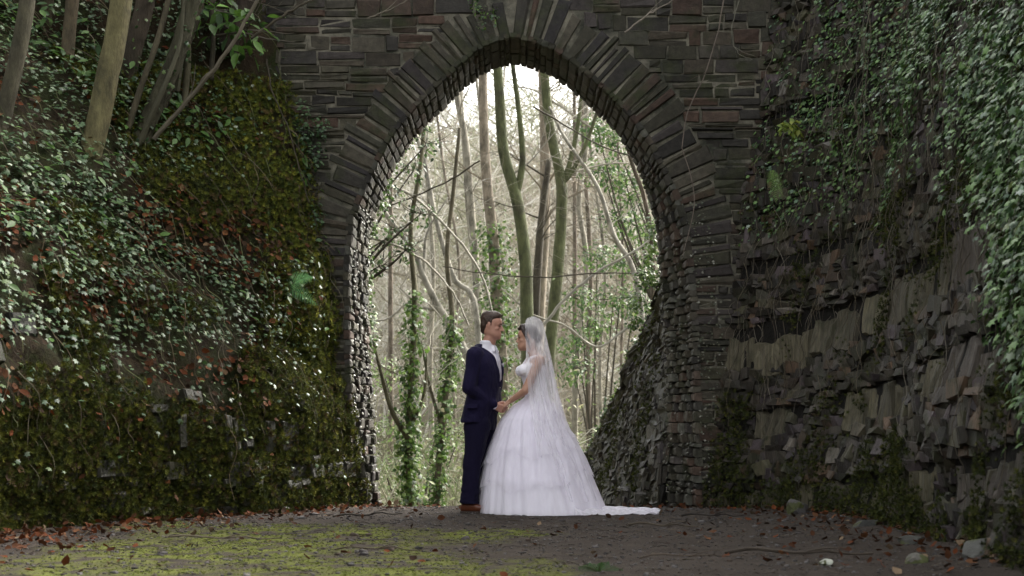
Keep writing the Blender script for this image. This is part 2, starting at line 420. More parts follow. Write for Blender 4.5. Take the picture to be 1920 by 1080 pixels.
rel(wall_l, bg1, 'slab_course', 'slab'); rel(wall_l, bg2, 'stone_course', 'slate')

# ---- right wall
wall_r = empty('retaining_wall', (2.8, 11, 0), 'tall rough slate wall with slanting slab courses on the right', 'wall')
bpy.context.view_layer.update()
o = sheet('wall_core', right_wall, np.arange(2, 15.5, .12), np.arange(-.3, 7, .12), 'rockback'); o.parent = wall_r
o.matrix_parent_inverse = wall_r.matrix_basis.inverted()
bs = Bag(); br = Bag()
COLS = [(.038, .032, .025), (.048, .040, .035), (.046, .039, .026), (.072, .062, .052), (.024, .020, .017), (.062, .040, .026), (.050, .039, .042), (.050, .046, .028)]
def fr(fn, u, v, sg):
    P = fn(np.array(u), np.array(v)); N = nrm(fn, np.array(u), np.array(v), sg)
    U = fn(np.array(u+.1), np.array(v))-fn(np.array(u-.1), np.array(v)); U /= np.linalg.norm(U)
    V = np.cross(N, U); V = V*np.sign(V[2]); return P, U, V, N
def slab(bag, u0, u1, z0, z1, col):
    nu_ = max(10, int((u1-u0)/.018)); nv_ = 8; uu = np.linspace(u0+.004, u1-.004, nu_); e0 = random.uniform(0, 99)
    slt = random.uniform(-.10, .10)
    tp = z1+(fbm(uu*6+e0, uu*0, 3)-.5)*.14+slt*(uu-u0); bt = z0+(fbm(uu*5+e0, uu*0+9, 3)-.5)*.12+slt*(uu-u0)
    T_ = np.linspace(0, 1, nv_)[:, None]; Z = bt[None]*(1-T_)+tp[None]*T_; Ug = np.tile(uu, (nv_, 1))+.02*(T_-.5)
    P = right_wall(Ug, Z); N = nrm(right_wall, Ug, Z, -1, .6); N = np.where((N[..., 0] > 0)[..., None], -N, N)
    rd = fbm(Ug*15+e0, Z*1.6, 3); st = np.floor(fbm(Ug*4+e0, Z*.8, 2)*5)/5
    h_ = .035+(rd-.5)*.055+(st-.5)*.10+random.uniform(-.012, .012)
    ed = np.minimum(1, np.minimum(T_, 1-T_)*9)*np.minimum(1, np.minimum(np.arange(nu_), np.arange(nu_)[::-1])/1.0)[None]
    h_ = np.where(ed <= 0, -.08, h_*(.55+.45*ed)); P = P+N*h_[..., None]
    i = np.arange(nu_*nv_).reshape(nv_, nu_); f = np.stack([i[:-1, :-1], i[:-1, 1:], i[1:, 1:], i[1:, :-1]], -1).reshape(-1, 4)
    cc = np.array(col)[None]*(.55+.9*fbm(Ug*34+e0, Z*1.2, 3)).reshape(-1, 1)
    bag.add(P.reshape(-1, 3), f, cc)
bands = [(-.05, .30, 'r'), (.30, .62, 's'), (.62, 1.02, 'r'), (1.02, 1.38, 's'), (1.38, 1.72, 'r'), (1.72, 2.22, 's'), (2.22, 2.62, 'r'), (2.62, 2.85, 's'), (2.85, 4.0, 'r'), (4.0, 4.3, 's'), (4.3, 6.0, 'r')]
for (b0, b1, kind) in bands:
    if kind == 's':
        u = 6.0
        while u < 15.3:
            wd = random.uniform(.22, .85)
            w0 = 1+.35*(fbm(u*.6, b0*3)-.5)
            tilt = -.083*(u-9.5)
            un = (fbm(u*1.1, b0*9, 2)-.5)*.3; lo = b0+tilt+un*.5+random.uniform(-.07, .05); hi = b1+tilt+un+random.uniform(-.12, .08)
            if b0 > 1.6 and u > 12.8: hi -= .12
            skip = random.random() < (.05+.5*(fbm(u*.9+5, b0*7, 2) < .40) if b0 < 2.3 else .6)
            if skip:
                for _ in range(int(wd*55)):
                    uq = u+random.random()*wd; zq = random.uniform(lo, hi); P, U, V, N = fr(right_wall, uq, zq, -1)
                    if N[0] > 0: N = -N
                    rock(br, P+N*random.uniform(-.02, .02), U, V, N, random.uniform(.05, .12), random.uniform(.03, .06), .06, np.array(random.choice(COLS))*random.uniform(.5, 1.6), .2)
            if not skip:
                P, U, V, N = fr(right_wall, u+wd/2, (lo+hi)/2, -1)
                if N[0] > 0: N = -N
                c = np.array(random.choice([(.135, .118, .072), (.11, .096, .06), (.155, .135, .085), (.095, .082, .055), (.10, .082, .068)]))*random.uniform(.7, 1.1)
                slab(bs, u, u+wd, lo, hi, c)
            u += wd
    else:
        z = b0-.55
        z = b0
        while z < b1:
            rh = random.uniform(.038, .105); u = 6.0
            while u < 15.3:
                wd = random.choice([.07, .10, .14, .18, .24])*random.uniform(.8, 1.2)
                zz = z+rh/2-.083*(u-9.5)+random.uniform(-.02, .02)
                if zz < 5.8 and random.random() < .97:
                    P, U, V, N = fr(right_wall, u+wd/2, zz, -1)
                    if N[0] > 0: N = -N
                    c = np.array(random.choice(COLS))*random.choice([.6, .9, 1.2, 1.6, 2.2])*random.uniform(.85, 1.15)
                    if random.random() < .006: c = np.array((.24, .22, .2))
                    rock(br, P+N*random.uniform(-.03, .02), U, V, N, wd*.64, rh*.78, random.uniform(.05, .085), c, .18)
                u += wd*.86
            z += rh*.92
rel(wall_r, bs, 'slab_course', 'slab'); rel(wall_r, br, 'rubble_course', 'slate')

# ---- wall beyond the arch
wall_f = empty('retaining_wall', (1.3, 19, 0), 'dark leaning stone wall running on beyond the arch behind the bride', 'wall')
bpy.context.view_layer.update()
o = sheet('wall_core', far_wall, np.arange(16.3, 26, .15), np.arange(0, 2.0, .06), 'rockback'); o.parent = wall_f
o.matrix_parent_inverse = wall_f.matrix_basis.inverted()
br = Bag()
for i in range(3200):
    u = random.uniform(16.4, 25.5); v = random.uniform(0, 1.08)
    P, U, V, N = fr(far_wall, u, v, -1)
    if N[0] > 0: N = -N
    c = np.array(random.choice(COLS+[(.07, .065, .045)]))*random.uniform(.4, 1.1)
    if random.random() < .3: rock(br, P, U, V, N, .2, .13, .05, c, .12)
    else: rock(br, P, U, V, N, random.uniform(.06, .17), random.uniform(.03, .07), .07, c, .25)
rel(wall_f, br, 'rubble_course', 'slate')

# ================================================================ BRIDGE
Y0, Y1 = 15.3, 16.4
def a2(l): return np.array([((p-960)/F*Y0, CAMZ+(HOR-q)/F*Y0) for p, q in l])
IL = a2([(650, 1000), (652, 700), (650, 540), (655, 425), (675, 370), (710, 295), (760, 220), (850, 130), (905, 86), (965, 68)])
IR = a2([(1312, 1000), (1309, 700), (1301, 540), (1280, 400), (1230, 290), (1180, 215), (1075, 115), (1020, 84), (965, 68)])
def cur(c, n=60): return smoothline(np.column_stack([c[:, 0], c[:, 1]]), n)
il = cur(IL); ir = cur(IR); curve = np.vstack([il, ir[::-1][1:]])
seg = np.linalg.norm(np.diff(curve, axis=0), axis=1); arc = np.concatenate([[0], np.cumsum(seg)]); AL = arc[-1]
def cp(s): return np.array([np.interp(s, arc, curve[:, 0]), np.interp(s, arc, curve[:, 1])])
def cn(s):
    t = cp(min(s+.05, AL))-cp(max(s-.05, 0)); t /= np.linalg.norm(t); return t, np.array([-t[1], t[0]])   # outward (left of travel = up/out)
bridge = empty('stone_bridge', (0.05, 15.85, 0), 'dark stone bridge with a tall pointed arch over the path', 'bridge')
bpy.context.view_layer.update()
BT = 6.4; BX = 4.2
# core (mortar) faces
zl = np.unique(np.concatenate([np.linspace(-.6, curve[:, 1].max(), 70), [curve[:, 1].max()]])); zt = curve[:, 1].max()
V = []; Fc = []
for yy in (Y0, Y1):
    for sgn, c in ((-1, il), (1, ir)):
        b = len(V)
        xi = np.interp(zl, c[:, 1], c[:, 0])
        for z_, x_ in zip(zl, xi):
            V += [(-BX if sgn < 0 else BX, yy, z_), (x_, yy, z_)]
        for i in range(len(zl)-1): Fc.append((b+2*i, b+2*i+1, b+2*i+3, b+2*i+2))
    b = len(V); V += [(-BX, yy, zt), (BX, yy, zt), (BX, yy, BT), (-BX, yy, BT)]; Fc.append((b, b+1, b+2, b+3))
b = len(V)
for x_, z_ in curve: V += [(x_, Y0, z_), (x_, Y1, z_)]
for i in range(len(curve)-1): Fc.append((b+2*i, b+2*i+1, b+2*i+3, b+2*i+2))
b = len(V); V += [(-BX, Y0, BT), (BX, Y0, BT), (BX, Y1, BT), (-BX, Y1, BT), (-BX, Y0, -.6), (-BX, Y1, -.6), (BX, Y0, -.6), (BX, Y1, -.6)]
Fc += [(b, b+1, b+2, b+3), (b, b+3, b+5, b+4), (b+1, b+6, b+7, b+2)]
o = mesh('wall_core', V, Fc, 'mortar'); o.parent = bridge; o.matrix_parent_inverse = bridge.matrix_basis.inverted()
SC = [(.066, .058, .045), (.045, .040, .033), (.074, .060, .044), (.080, .050, .037), (.060, .050, .047), (.052, .049, .036), (.085, .074, .055), (.055, .050, .035), (.066, .059, .040), (.036, .032, .028), (.082, .056, .042)]
# ring limits
s0 = np.interp(2.35, il[:, 1], np.arange(60)); s0 = arc[int(s0)]
s1 = arc[-1]-(np.interp(2.2, ir[:, 1], np.arange(60)))/60*0
k1 = int(np.interp(2.2, ir[:, 1], np.arange(60))); s1 = arc[len(curve)-1-k1]
UX = np.array([1., 0, 0]); UY = np.array([0, -1., 0]); UZ = np.array([0, 0, 1.])
vo = Bag(); ext = []
s = s0
while s < s1:
    th = random.choice([.07, .085, .105, .13, .155])*random.uniform(.9, 1.1); sm = s+th/2
    t, nn = cn(sm); p = cp(sm); ln = random.uniform(.32, .45)+(.04 if p[0] > 0 else 0)
    q = p+nn*ln/2; T3 = np.array([t[0], 0, t[1]]); N3 = np.array([nn[0], 0, nn[1]])
    col = np.array(random.choice(SC+[(.045, .037, .036), (.038, .033, .034)]))*random.uniform(.75, 1.2)
    c = np.array([q[0], Y0+.09, q[1]])
    # wedge: wider outside
    vs = []
    for (yy, ins) in ((Y0+.2, 0), (Y0-.008+random.uniform(-.006, .006), 0), (Y0-.022+random.uniform(-.008, .008), .010)):
        for (a, bb) in ((-1, -1), (1, -1), (1, 1), (-1, 1)):
            wdt = (th/2-.011)*(1.0+.14*bb)
            v = np.array([q[0], yy, q[1]])+T3*a*(wdt-ins)+N3*bb*(ln/2-ins)+np.array([random.gauss(0, .007), 0, random.gauss(0, .007)])
            vs.append(v)
    f = [(8, 9, 10, 11)]
    for r in (0, 4):
        for j in range(4): f.append((r+j, r+(j+1) % 4, r+4+(j+1) % 4, r+4+j))
    vo.add(vs, f, col); ext.append(p+nn*(ln+.01)); s += th
rel(bridge, vo, 'arch_ring', 'stone')
ext = np.array(ext); am = int(np.argmax(ext[:, 1])); el = ext[:am+1]; er = ext[am:][::-1]; ztop = ext[am, 1]
def limit(z_, side):
    if z_ > ztop: return None
    e = el if side < 0 else er; i_ = il if side < 0 else ir
    if z_ < e[0, 1]: return float(np.interp(z_, i_[:, 1], i_[:, 0]))
    return float(np.interp(z_, e[:, 1], e[:, 0]))
sp = Bag()
z = -.3
while z < BT-.05:
    h = random.choice([.045, .06, .075, .09, .12, .15, .17])*random.uniform(.9, 1.1)
    for side in (-1, 1):
        lim = limit(z+h/2, side); edge = 0.0 if lim is None else lim
        x = edge; d_ = side
        if lim is not None and z < 2.3: x = edge-side*.012
        while abs(x) < 3.6:
            wd = random.uniform(.10, .48) if h > .07 else random.uniform(.14, .6)
            sub = [(0, h)] if (h < .12 or random.random() < .6) else [(0, h*.45), (h*.45, h*.55)]
            for (o_, hh) in sub:
                jz = (fbm(x*.7, z*.5, 2)-.5)*.22
                col = np.array(random.choice(SC))*random.uniform(.6, 1.2)
                block(sp, (x+d_*wd/2, Y0+.045+random.uniform(-.010, .010), z+o_+hh/2+jz), UX, UZ, UY, wd/2-.008, hh/2-.007, .06, .009, .010, col)
            x += d_*wd
    z += h
# coping
rel(bridge, sp, 'face_masonry', 'stone')
bb = Bag(); s = 0.0
while s < AL-.02:
    th = random.uniform(.045, .12); sm = s+th/2; t, nn = cn(sm); p = cp(sm)
    T3 = np.array([t[0], 0, t[1]]); N3 = -np.array([nn[0], 0, nn[1]]); y = Y0-.03
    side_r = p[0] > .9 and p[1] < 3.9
    while y < Y1-.01:
        wd = random.uniform(.16, .45); wd = wd if y+wd < Y1-.12 else Y1+.012-y+random.uniform(0, .012); yc = min(y+wd/2, Y1)
        fr_ = (yc-Y0)/(Y1-Y0)
        push = (.14*fr_*np.clip((3.9-p[1])/1.4, 0, 1) if side_r else 0)+(fr_*(.07*np.clip((3.6-p[1])/1.2, 0, 1)+.09*np.clip((1.6-p[1])/1.6, 0, 1)) if p[0] < -.9 else 0)
        col = np.array(random.choice(SC+[(.10, .098, .08)]))*random.uniform(.55, 1.15)
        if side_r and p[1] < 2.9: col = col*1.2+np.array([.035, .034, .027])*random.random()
        block(bb, np.array([p[0], y+wd/2, p[1]])+N3*(push+random.uniform(-.010, .004)), T3, UY, N3, th/2-.004, wd/2-.004, .03+push/2, .014, .006, col)
        y += wd
    s += th
rel(bridge, bb, 'arch_underside', 'stone')

# ================================================================ VEGETATION ON BANKS
def on(fn, n, ur, vr, mask=None, sgn=-1, flipx=1):
    U = []; Vv = []
    while sum(len(a) for a in U) < n:
        u = rng.uniform(*ur, n*2); v = rng.uniform(*vr, n*2)
        k = np.ones(len(u), bool) if mask is None else rng.random(len(u)) < mask(u, v)
        U.append(u[k]); Vv.append(v[k])
    u = np.concatenate(U)[:n]; v = np.concatenate(Vv)[:n]
    P = fn(u, v); N = nrm(fn, u, v, sgn); N = np.where((N[:, 0]*flipx < 0)[:, None], -N, N)
    return u, v, P, N
down = lambda n: np.tile([0, 0, -1.], (n, 1))
def leafframes(N, hang=1.0, tilt=.4, up=0.4):
    """leaf plane roughly on N, tip (local y) pointing downwards"""
    n = len(N); Z = N+np.array([0, 0, up])+rng.normal(0, tilt, (n, 3)); Z /= np.linalg.norm(Z, axis=1)[:, None]
    D = down(n)*hang+rng.normal(0, .6, (n, 3)); Yv = D-(D*Z).sum(1)[:, None]*Z; Yv /= np.linalg.norm(Yv, axis=1)[:, None]
    return np.stack([np.cross(Yv, Z), Yv, Z], 2)

# left moss
def lm_mask(u, v):
    a = fbm(u*1.7+4, v*1.7, 4); low = np.exp(-((v-.35)/.6)**2)*.42
    near = np.clip((u-13.6)/1.2, 0, 1)*.4
    return np.clip((a-.60+low+near)*5, 0, 1)
n = 36000
u, v, P, N = on(left_bank, n, (9, 15.4), (0, 4.2), lm_mask, flipx=1)
P = P+N*rng.uniform(.02, .09, (n, 1))
s = rng.uniform(.02, .048, n)
A = frames(N+np.array([0, 0, -.35]), tilt=.35)*s[:, None, None]
c = palette(n, [(.065, .078, .014), (.095, .105, .018), (.035, .045, .012), (.14, .14, .022), (.075, .055, .022)], [4, 3, 4, 1.6, 2])
c *= (1+1.0*np.clip((u-14.2)/1, 0, 1)*np.clip(v-1, 0, 1))[:, None]
tag(scatter('bank_moss', TUFT, TUFTF, P, A, c, 'moss'), 'thick hanging green moss over the left bank and its wall', 'moss', kind='stuff')
# left ivy
def li_mask(u, v):
    a = fbm(u*1.5+30, v*1.5+7, 4)
    h = np.clip((v-.9)/1.4, 0.03, 1)
    return np.clip((a-.42+.1*(v > 1.5))*6, 0.05+.3*(v > 1.6)*(u < 13), 1)*h*np.clip((15.25-u)/.8, .12, 1)
n = 21000
u, v, P, N = on(left_bank, n, (9.5, 15.6), (.3, 6.0), li_mask)
P = P+N*rng.uniform(.02, .12, (n, 1))
s = rng.uniform(.024, .060, n)*np.interp(u, [11, 15], [1.2, .85])
A = leafframes(N, .8, .5, .9)*s[:, None, None]
IV = [(.026, .062, .022), (.045, .095, .03), (.065, .125, .045), (.20, .26, .16), (.36, .40, .29), (.095, .15, .04)]  # palest tones stand in for sky glints on the glossy leaves
c = palette(n, IV, [5, 7, 6, 1.5, .6, 3.5])
tag(scatter('ground_ivy', IVY, IVYF, P, A, c, 'ivy'), 'small leaved ivy trailing down the left bank, some leaves coloured pale as glints', 'ivy', kind='stuff')
# left dead leaves
def ld_mask(u, v):
    return np.clip((fbm(u*1.3+70, v*1.6+3, 3)-.50+.12*np.clip(12.6-u, 0, 1.5))*7, 0.03, 1)*np.clip((v-.7)/.8, .05, 1)*np.clip((15.3-u)/1.2, .1, 1)
n = 8000
u, v, P, N = on(left_bank, n, (9.5, 15.5), (.2, 6), ld_mask)
P = P+N*rng.uniform(.01, .11, (n, 1)); s = rng.uniform(.04, .085, n)
A = leafframes(N, .6, .5, .5)*s[:, None, None]
tag(scatter('bank_leaf_litter', DEAD, OVALF, P, A, palette(n, [(.11, .032, .010), (.075, .03, .012), (.14, .058, .022), (.045, .025, .013), (.17, .105, .055)], [4, 5, 2, 4, 1]), 'dead'),
    'red brown dead leaves caught on the slope of the left bank', 'leaf litter', kind='stuff')
# fresh broad leaves among ivy, left
n = 1500
u, v, P, N = on(left_bank, n, (9.5, 15.3), (1.2, 6), lambda u, v: np.clip((fbm(u*2, v*2+50)-.5)*6, 0, 1)*np.clip((v-1.8)/2, .1, 1))
P = P+N*rng.uniform(.05, .16, (n, 1)); s = rng.uniform(.06, .12, n)
A = leafframes(N, .5, .5, .8)*s[:, None, None]
tag(scatter('low_plants', OVAL, OVALF, P, A, palette(n, [(.07, .15, .03), (.10, .2, .04), (.05, .11, .035)]), 'leaf'),
    'fresh green leafy seedlings dotted over the left bank', 'plants', kind='stuff')

# stems / roots on left bank
def runners(fn, n, ur, vr, sgn, flipx, col, lenr, name, label, mask=None, r=.003, swing=.12, out=.06):
    b = Bag(); u, v, P, N = on(fn, n, ur, vr, mask, sgn, flipx)
    for i in range(n):
        L = random.uniform(*lenr); k = 9; uu = u[i]; vv = v[i]; pts = []; du = random.gauss(0, .25)
        off = random.uniform(.02, out)
        for j in range(k):
            p = fn(np.array(uu), np.array(vv)); pts.append(p+N[i]*(off+.03*math.sin(j*1.3+i)))
            du += random.gauss(0, swing); du *= .8
            uu += du*L/k; vv -= L/k*random.uniform(.6, 1.1)
            if vv < .05: break
        if len(pts) < 3: continue
        V, Fc = tube(smoothline(pts, 12), np.linspace(r*1.3, r*.6, 12), 3)
        b.add(V, Fc, np.array(random.choice(col))*random.uniform(.7, 1.3))
    return tag(b.build(name, 'twig'), label, 'stems', kind='stuff')
runners(left_bank, 420, (10, 15.4), (.8, 5.5), -1, 1, [(.10, .075, .045), (.06, .045, .03), (.14, .12, .08), (.09, .10, .04)], (.3, 1.1), 'ivy_stems',
        'thin tangled brown stems and roots hanging over the left bank', out=.14)

# right ivy
def ri_mask(u, v):
    lo = np.interp(u, [7, 8.2, 8.9, 9.6, 10.2, 11, 12, 13.5, 15.3], [0.5, .9, 1.2, 1.8, 2.35, 2.5, 2.5, 2.45, 2.2])
    lo = lo+(fbm(u*2.2, v*0+3)-.5)*1.0
    a = fbm(u*1.6+11, v*1.3+21, 4)
    return np.clip((v-lo)*2.2, 0, 1)*np.clip((a-.34)*6, .06, 1)
n = 25000
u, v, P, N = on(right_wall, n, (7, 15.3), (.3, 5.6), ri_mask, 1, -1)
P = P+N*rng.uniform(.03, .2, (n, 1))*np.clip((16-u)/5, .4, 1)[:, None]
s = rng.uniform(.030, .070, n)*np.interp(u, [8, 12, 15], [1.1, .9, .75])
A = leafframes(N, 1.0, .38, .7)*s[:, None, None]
c = palette(n, [(.040, .090, .024), (.080, .155, .042), (.13, .23, .07), (.12, .20, .12), (.24, .30, .2), (.30, .36, .30), (.10, .14, .03)], [4, 6, 6, 2.6, 1.0, .4, 1.4])  # pale grey-greens imitate sky glints on some leaves
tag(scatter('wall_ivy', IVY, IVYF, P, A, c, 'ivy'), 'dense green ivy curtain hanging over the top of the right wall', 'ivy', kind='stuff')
runners(right_wall, 520, (7.5, 15.2), (1.2, 5.2), 1, -1, [(.12, .10, .07), (.075, .06, .045), (.17, .15, .12)], (.4, 1.6), 'hanging_stems',
        'long thin bare ivy stems trailing down the right wall', out=.16,
        mask=lambda u, v: np.clip(.25+np.clip((u-13.2), 0, 1)+(v > 2.3)*.5, 0, 1))
def rm_mask(u, v): return np.clip((fbm(u*2+14, v*2+4, 4)-.55+.22*np.exp(-(v/.35)**2)+.1*(v < .7))*5, 0, 1)
n = 9000
u, v, P, N = on(right_wall, n, (7.5, 15.3), (0, 3.6), rm_mask, 1, -1)
P = P+N*rng.uniform(.05, .11, (n, 1)); s = rng.uniform(.015, .04, n)
A = frames(N+np.array([0, 0, .3]), tilt=.35)*s[:, None, None]
tag(scatter('wall_moss', TUFT, TUFTF, P, A, palette(n, [(.045, .055, .012), (.06, .066, .014), (.03, .038, .012), (.09, .09, .02)], [4, 3, 4, 1]), 'moss'),
    'dark green moss cushions on the lower stones of the right wall', 'moss', kind='stuff')
n = 3500
u, v, P, N = on(far_wall, n, (16.6, 25), (0, 1.15), lambda u, v: np.clip((fbm(u*1.5+2, v*5+4, 4)-.5+.15*(v > .8))*6, 0, 1), 1, -1)
P = P+N*rng.uniform(.04, .1, (n, 1)); s = rng.uniform(.02, .05, n); A = frames(N+np.array([0, 0, .3]), tilt=.35)*s[:, None, None]
tag(scatter('wall_moss', TUFT, TUFTF, P, A, palette(n, [(.06, .07, .015), (.08, .09, .02), (.04, .05, .015)]), 'moss'),
    'dark moss and weeds over the leaning wall beyond the arch', 'moss', kind='stuff')
# small leaves on the wing near the bridge and inside arch foot
def leafcloud(name, label, cat, ctrs, rad, n, cols, size, temp='IVY', m='leaf', parent=None, kind=None, group=None, w=None, up=.5):
    ctrs = np.array(ctrs, float); k = rng.integers(0, len(ctrs), n)
    d_ = rng.normal(0, 1, (n, 3)); d_ /= np.linalg.norm(d_, axis=1)[:, None]
    P = ctrs[k]+d_*np.array(rad)*(rng.random((n, 1))**.5)
    Z = d_*.6+np.array([0, -.3, up]); A = leafframes(Z/np.linalg.norm(Z, axis=1)[:, None], .8, .5, .2)*rng.uniform(size[0], size[1], n)[:, None, None]
    T, TF_ = (IVY, IVYF) if temp == 'IVY' else (OVAL, OVALF)
    o = scatter(name, T, TF_, P, A, palette(n, cols, w), m, parent)
    if label: tag(o, label, cat, group, kind)
    return o
GR = [(.09, .17, .03), (.13, .22, .045), (.06, .12, .03), (.17, .25, .07)]
# ivy along the rear edge of the arch, left and right, and on bridge face
ctr = [PX(px, py, 16.6) for px, py in [(690, 560), (688, 520), (694, 600), (700, 640), (690, 650), (686, 480), (700, 430), (715, 380), (725, 335), (745, 300), (765, 260), (790, 230)]]
leafcloud('arch_ivy', 'bright green ivy fringe on the left inner edge of the arch', 'ivy', ctr, (.09, .12, .14), 750, GR+[(.035, .07, .02)], (.025, .05), 'IVY', 'ivy', kind='stuff')
ctr = [far_wall(np.array(u), np.array(1.02)) for u in np.arange(16.7, 23.5, .35)]
leafcloud('crest_ivy', 'green ivy and moss along the crest of the wall beyond the arch', 'ivy', ctr, (.22, .25, .16), 2600, GR+[(.035, .07, .02)]*2, (.03, .055), 'IVY', 'ivy', kind='stuff')
ctr = [PX(px, py, 17.3) for px, py in [(1225, 450), (1215, 480), (1205, 520), (1195, 560), (1225, 520), (1232, 420), (1190, 600)]]
leafcloud('arch_ivy', 'mossy green ivy hanging at the right rear edge of the arch', 'ivy', ctr, (.13, .2, .16), 900, GR+[(.035, .07, .02)], (.025, .05), 'IVY', 'ivy', kind='stuff')
# pale speckled small leaves growing on jambs
for (xr, lab) in (((-1.70, -1.55), 'tiny pale leaved creeper on the left arch jamb'), ((1.62, 1.92), 'tiny pale leaved creeper on the right arch jamb')):
    n = 700; right = xr[0] > 0
    z_ = rng.uniform(.1, 3.0, n); f_ = rng.random(n)
    xe = np.interp(z_, (ir if right else il)[:, 1], (ir if right else il)[:, 0])
    if right:
        onf = rng.random(n) < .4
        X = np.where(onf, xe+rng.uniform(0, .25, n), xe-.05-.20*f_); Yy = np.where(onf, Y0-.07, Y0+f_*1.05)
        N = np.where(onf[:, None], np.array([0, -1., 0]), np.array([-1., 0, 0]))
    else:
        push = .16*f_*np.clip((1.6-z_)/1.6, 0, 1)
        X = xe+.05+.09*f_+push; Yy = Y0-.02+f_*1.05; N = np.tile([1., 0, 0], (n, 1))
    P = np.column_stack([X, Yy, z_]); A = leafframes(N, .6, .5, .6)*rng.uniform(.015, .032, n)[:, None, None]
    tag(scatter('jamb_creeper', IVY, IVYF, P, A, palette(n, [(.12, .12, .085), (.22, .215, .18), (.07, .08, .045), (.045, .055, .03)]), 'ivy'), lab, 'creeper', kind='stuff')

# ferns and tufts
def fern(name, label, base, fronds, col):
    root = empty(name, base, label, 'fern')
    for (ax, ay, az, L) in fronds:
        b = Bag(); d_ = np.array([ax, ay, az]); d_ = d_/np.linalg.norm(d_)
        side = np.cross(d_, [0, -1, .3]); side /= np.linalg.norm(side); k = 20
        for i in range(k):
            t = i/(k-1); p = d_*L*t+np.array([0, 0, -.35*L*t*t])
            w = L*.22*math.sin(math.pi*min(1, .15+t*.85))**.8+.004
            for sg in (-1, 1):
                tip = p+side*sg*w+d_*w*.4+np.array([0, -.01, -.02*t]); q = d_*L*.014
                b.add([p-q, p+q, tip], [(0, 1, 2)], np.array(col)*random.uniform(.8, 1.25))
        pts = [d_*L*t+np.array([0, 0, -.35*L*t*t]) for t in np.linspace(0, 1, 8)]
        V, Fc = tube(pts, np.linspace(.004, .001, 8), 4); b.add(V, Fc, np.array([.09, .10, .04]))
        o = b.build('frond', 'leaf'); o.parent = root
fern('fern', 'bright fern with two arching fronds growing from the mossy left bank', PX(533, 545, 14.75)+np.array([.02, -.06, 0]),
     [(.8, -.5, .75, .42), (.9, -.45, -.05, .36)], (.12, .27, .11))
fern('fern', 'yellow green fern hanging on the right wall beside the bridge', PX(1447, 320, 14.3), [(.1, -.4, -.8, .25), (.3, -.4, -.6, .22), (-.2, -.5, -.4, .18)], (.2, .34, .07))
fern('fern', 'small green fern tuft at the bottom edge of the path', np.array([.46, 8.25, 0]), [(-.6, -.2, .5, .14), (.7, -.1, .4, .15), (.1, -.3, .6, .12), (.4, .2, .7, .12), (-.3, .3, .6, .11)], (.06, .13, .04))
leafcloud('hart_tongue', 'small bright yellow leafed plant high on the right wall', 'plant', [PX(1482, 240, 14.25)], (.10, .08, .09), 60, [(.28, .32, .05), (.2, .28, .05)], (.05, .09), 'OVAL')

# boulders at foot of right wall
def boulder(loc, s, col, label, seed):
    random.seed(seed); bm = bmesh.new(); bmesh.ops.create_icosphere(bm, subdivisions=4, radius=1)
    sd = [(Vector((random.gauss(0, 1), random.gauss(0, 1), random.gauss(0, 1))).normalized(), random.uniform(.6, .9)) for _ in range(14)]
    for v in bm.verts:
        p = v.co.copy()
        for nn, dd in sd:
            e = p.dot(nn)-dd
            if e > 0: p -= nn*e*.92
        v.co = p
    V = np.array([v.co[:] for v in bm.verts])*np.array(s); Fc = [tuple(v.index for v in f.verts) for f in bm.faces]; bm.free()
    c = np.tile(np.array(col), (len(V), 1)); m_ = fbm(V[:, 0]*9+seed, V[:, 2]*9+V[:, 1]*5)
    c[m_ > .56] = (.07, .08, .02)
    o = mesh('boulder', V, Fc, 'boulder', None, False, c); o.location = loc
    return tag(o, label, 'boulder')
M['boulder'] = mat('boulder_stone', rough=.7, spec=.35, nscale=12, namt=.4, bump=.8, bscale=25, bdist=.02)
boulder((2.68, 8.75, .05), (.15, .18, .11), (.12, .12, .11), 'large pale grey boulder at the lower right corner', 3)
boulder((2.56, 9.9, .02), (.10, .13, .08), (.05, .05, .042), 'dark mossy boulder just left of the pale corner boulder', 5)
boulder((2.45, 13.3, .06), (.10, .10, .12), (.13, .12, .12), 'upright pale stone leaning at the foot of the right wall', 8)
boulder((2.66, 11.6, .03), (.13, .15, .08), (.06, .06, .055), 'low dark boulder below the slab courses of the right wall', 9)
boulder((1.78, 8.75, .012), (.045, .06, .022), (.5, .52, .45), 'flat whitish green stone lying on the path at right', 11)
boulder((2.28, 8.7, .02), (.08, .09, .05), (.16, .15, .13), 'small tan stone on the path edge by the corner boulder', 13)
random.seed(21)

# twigs on ground
def twig(x0, y0, x1, y1, r, col, label, fork=True):
    a = np.array([x0, y0, 0.]); e = np.array([x1, y1, 0.]); L = np.linalg.norm(e-a)
    pts = []
    for t in np.linspace(0, 1, 7):
        p = a*(1-t)+e*t; p[1] += .05*L*math.sin(t*5+x0); p[2] = float(gz(p[0], p[1]))+r+.012+.02*abs(math.sin(t*7)); pts.append(p)
    b = Bag(); V, Fc = tube(smoothline(pts, 14), np.linspace(r, r*.5, 14), 6, .15); b.add(V, Fc, col)
    if fork:
        p = pts[3]; q = p+(e-a)*.3+np.array([0, -.06, .04]); V, Fc = tube(smoothline([p, (p+q)/2+np.array([0, .01, .012]), q], 6), np.linspace(r*.6, r*.3, 6), 5); b.add(V, Fc, col)
    return tag(b.build('twig', 'twig'), label, 'twig')
twig(-2.35, 10.6, -1.55, 10.3, .007, (.14, .115, .08), 'long pale twig lying across the moss patch at left')
twig(-1.5, 13.0, -.95, 13.4, .009, (.035, .028, .02), 'dark bent stick on the path left of the groom')
twig(.9, 11.9, 1.4, 11.6, .009, (.07, .055, .04), 'brown forked twig on the path in front of the train')
twig(1.45, 13.2, 1.95, 13.0, .01, (.03, .024, .02), 'short black stick on the path right of the train')
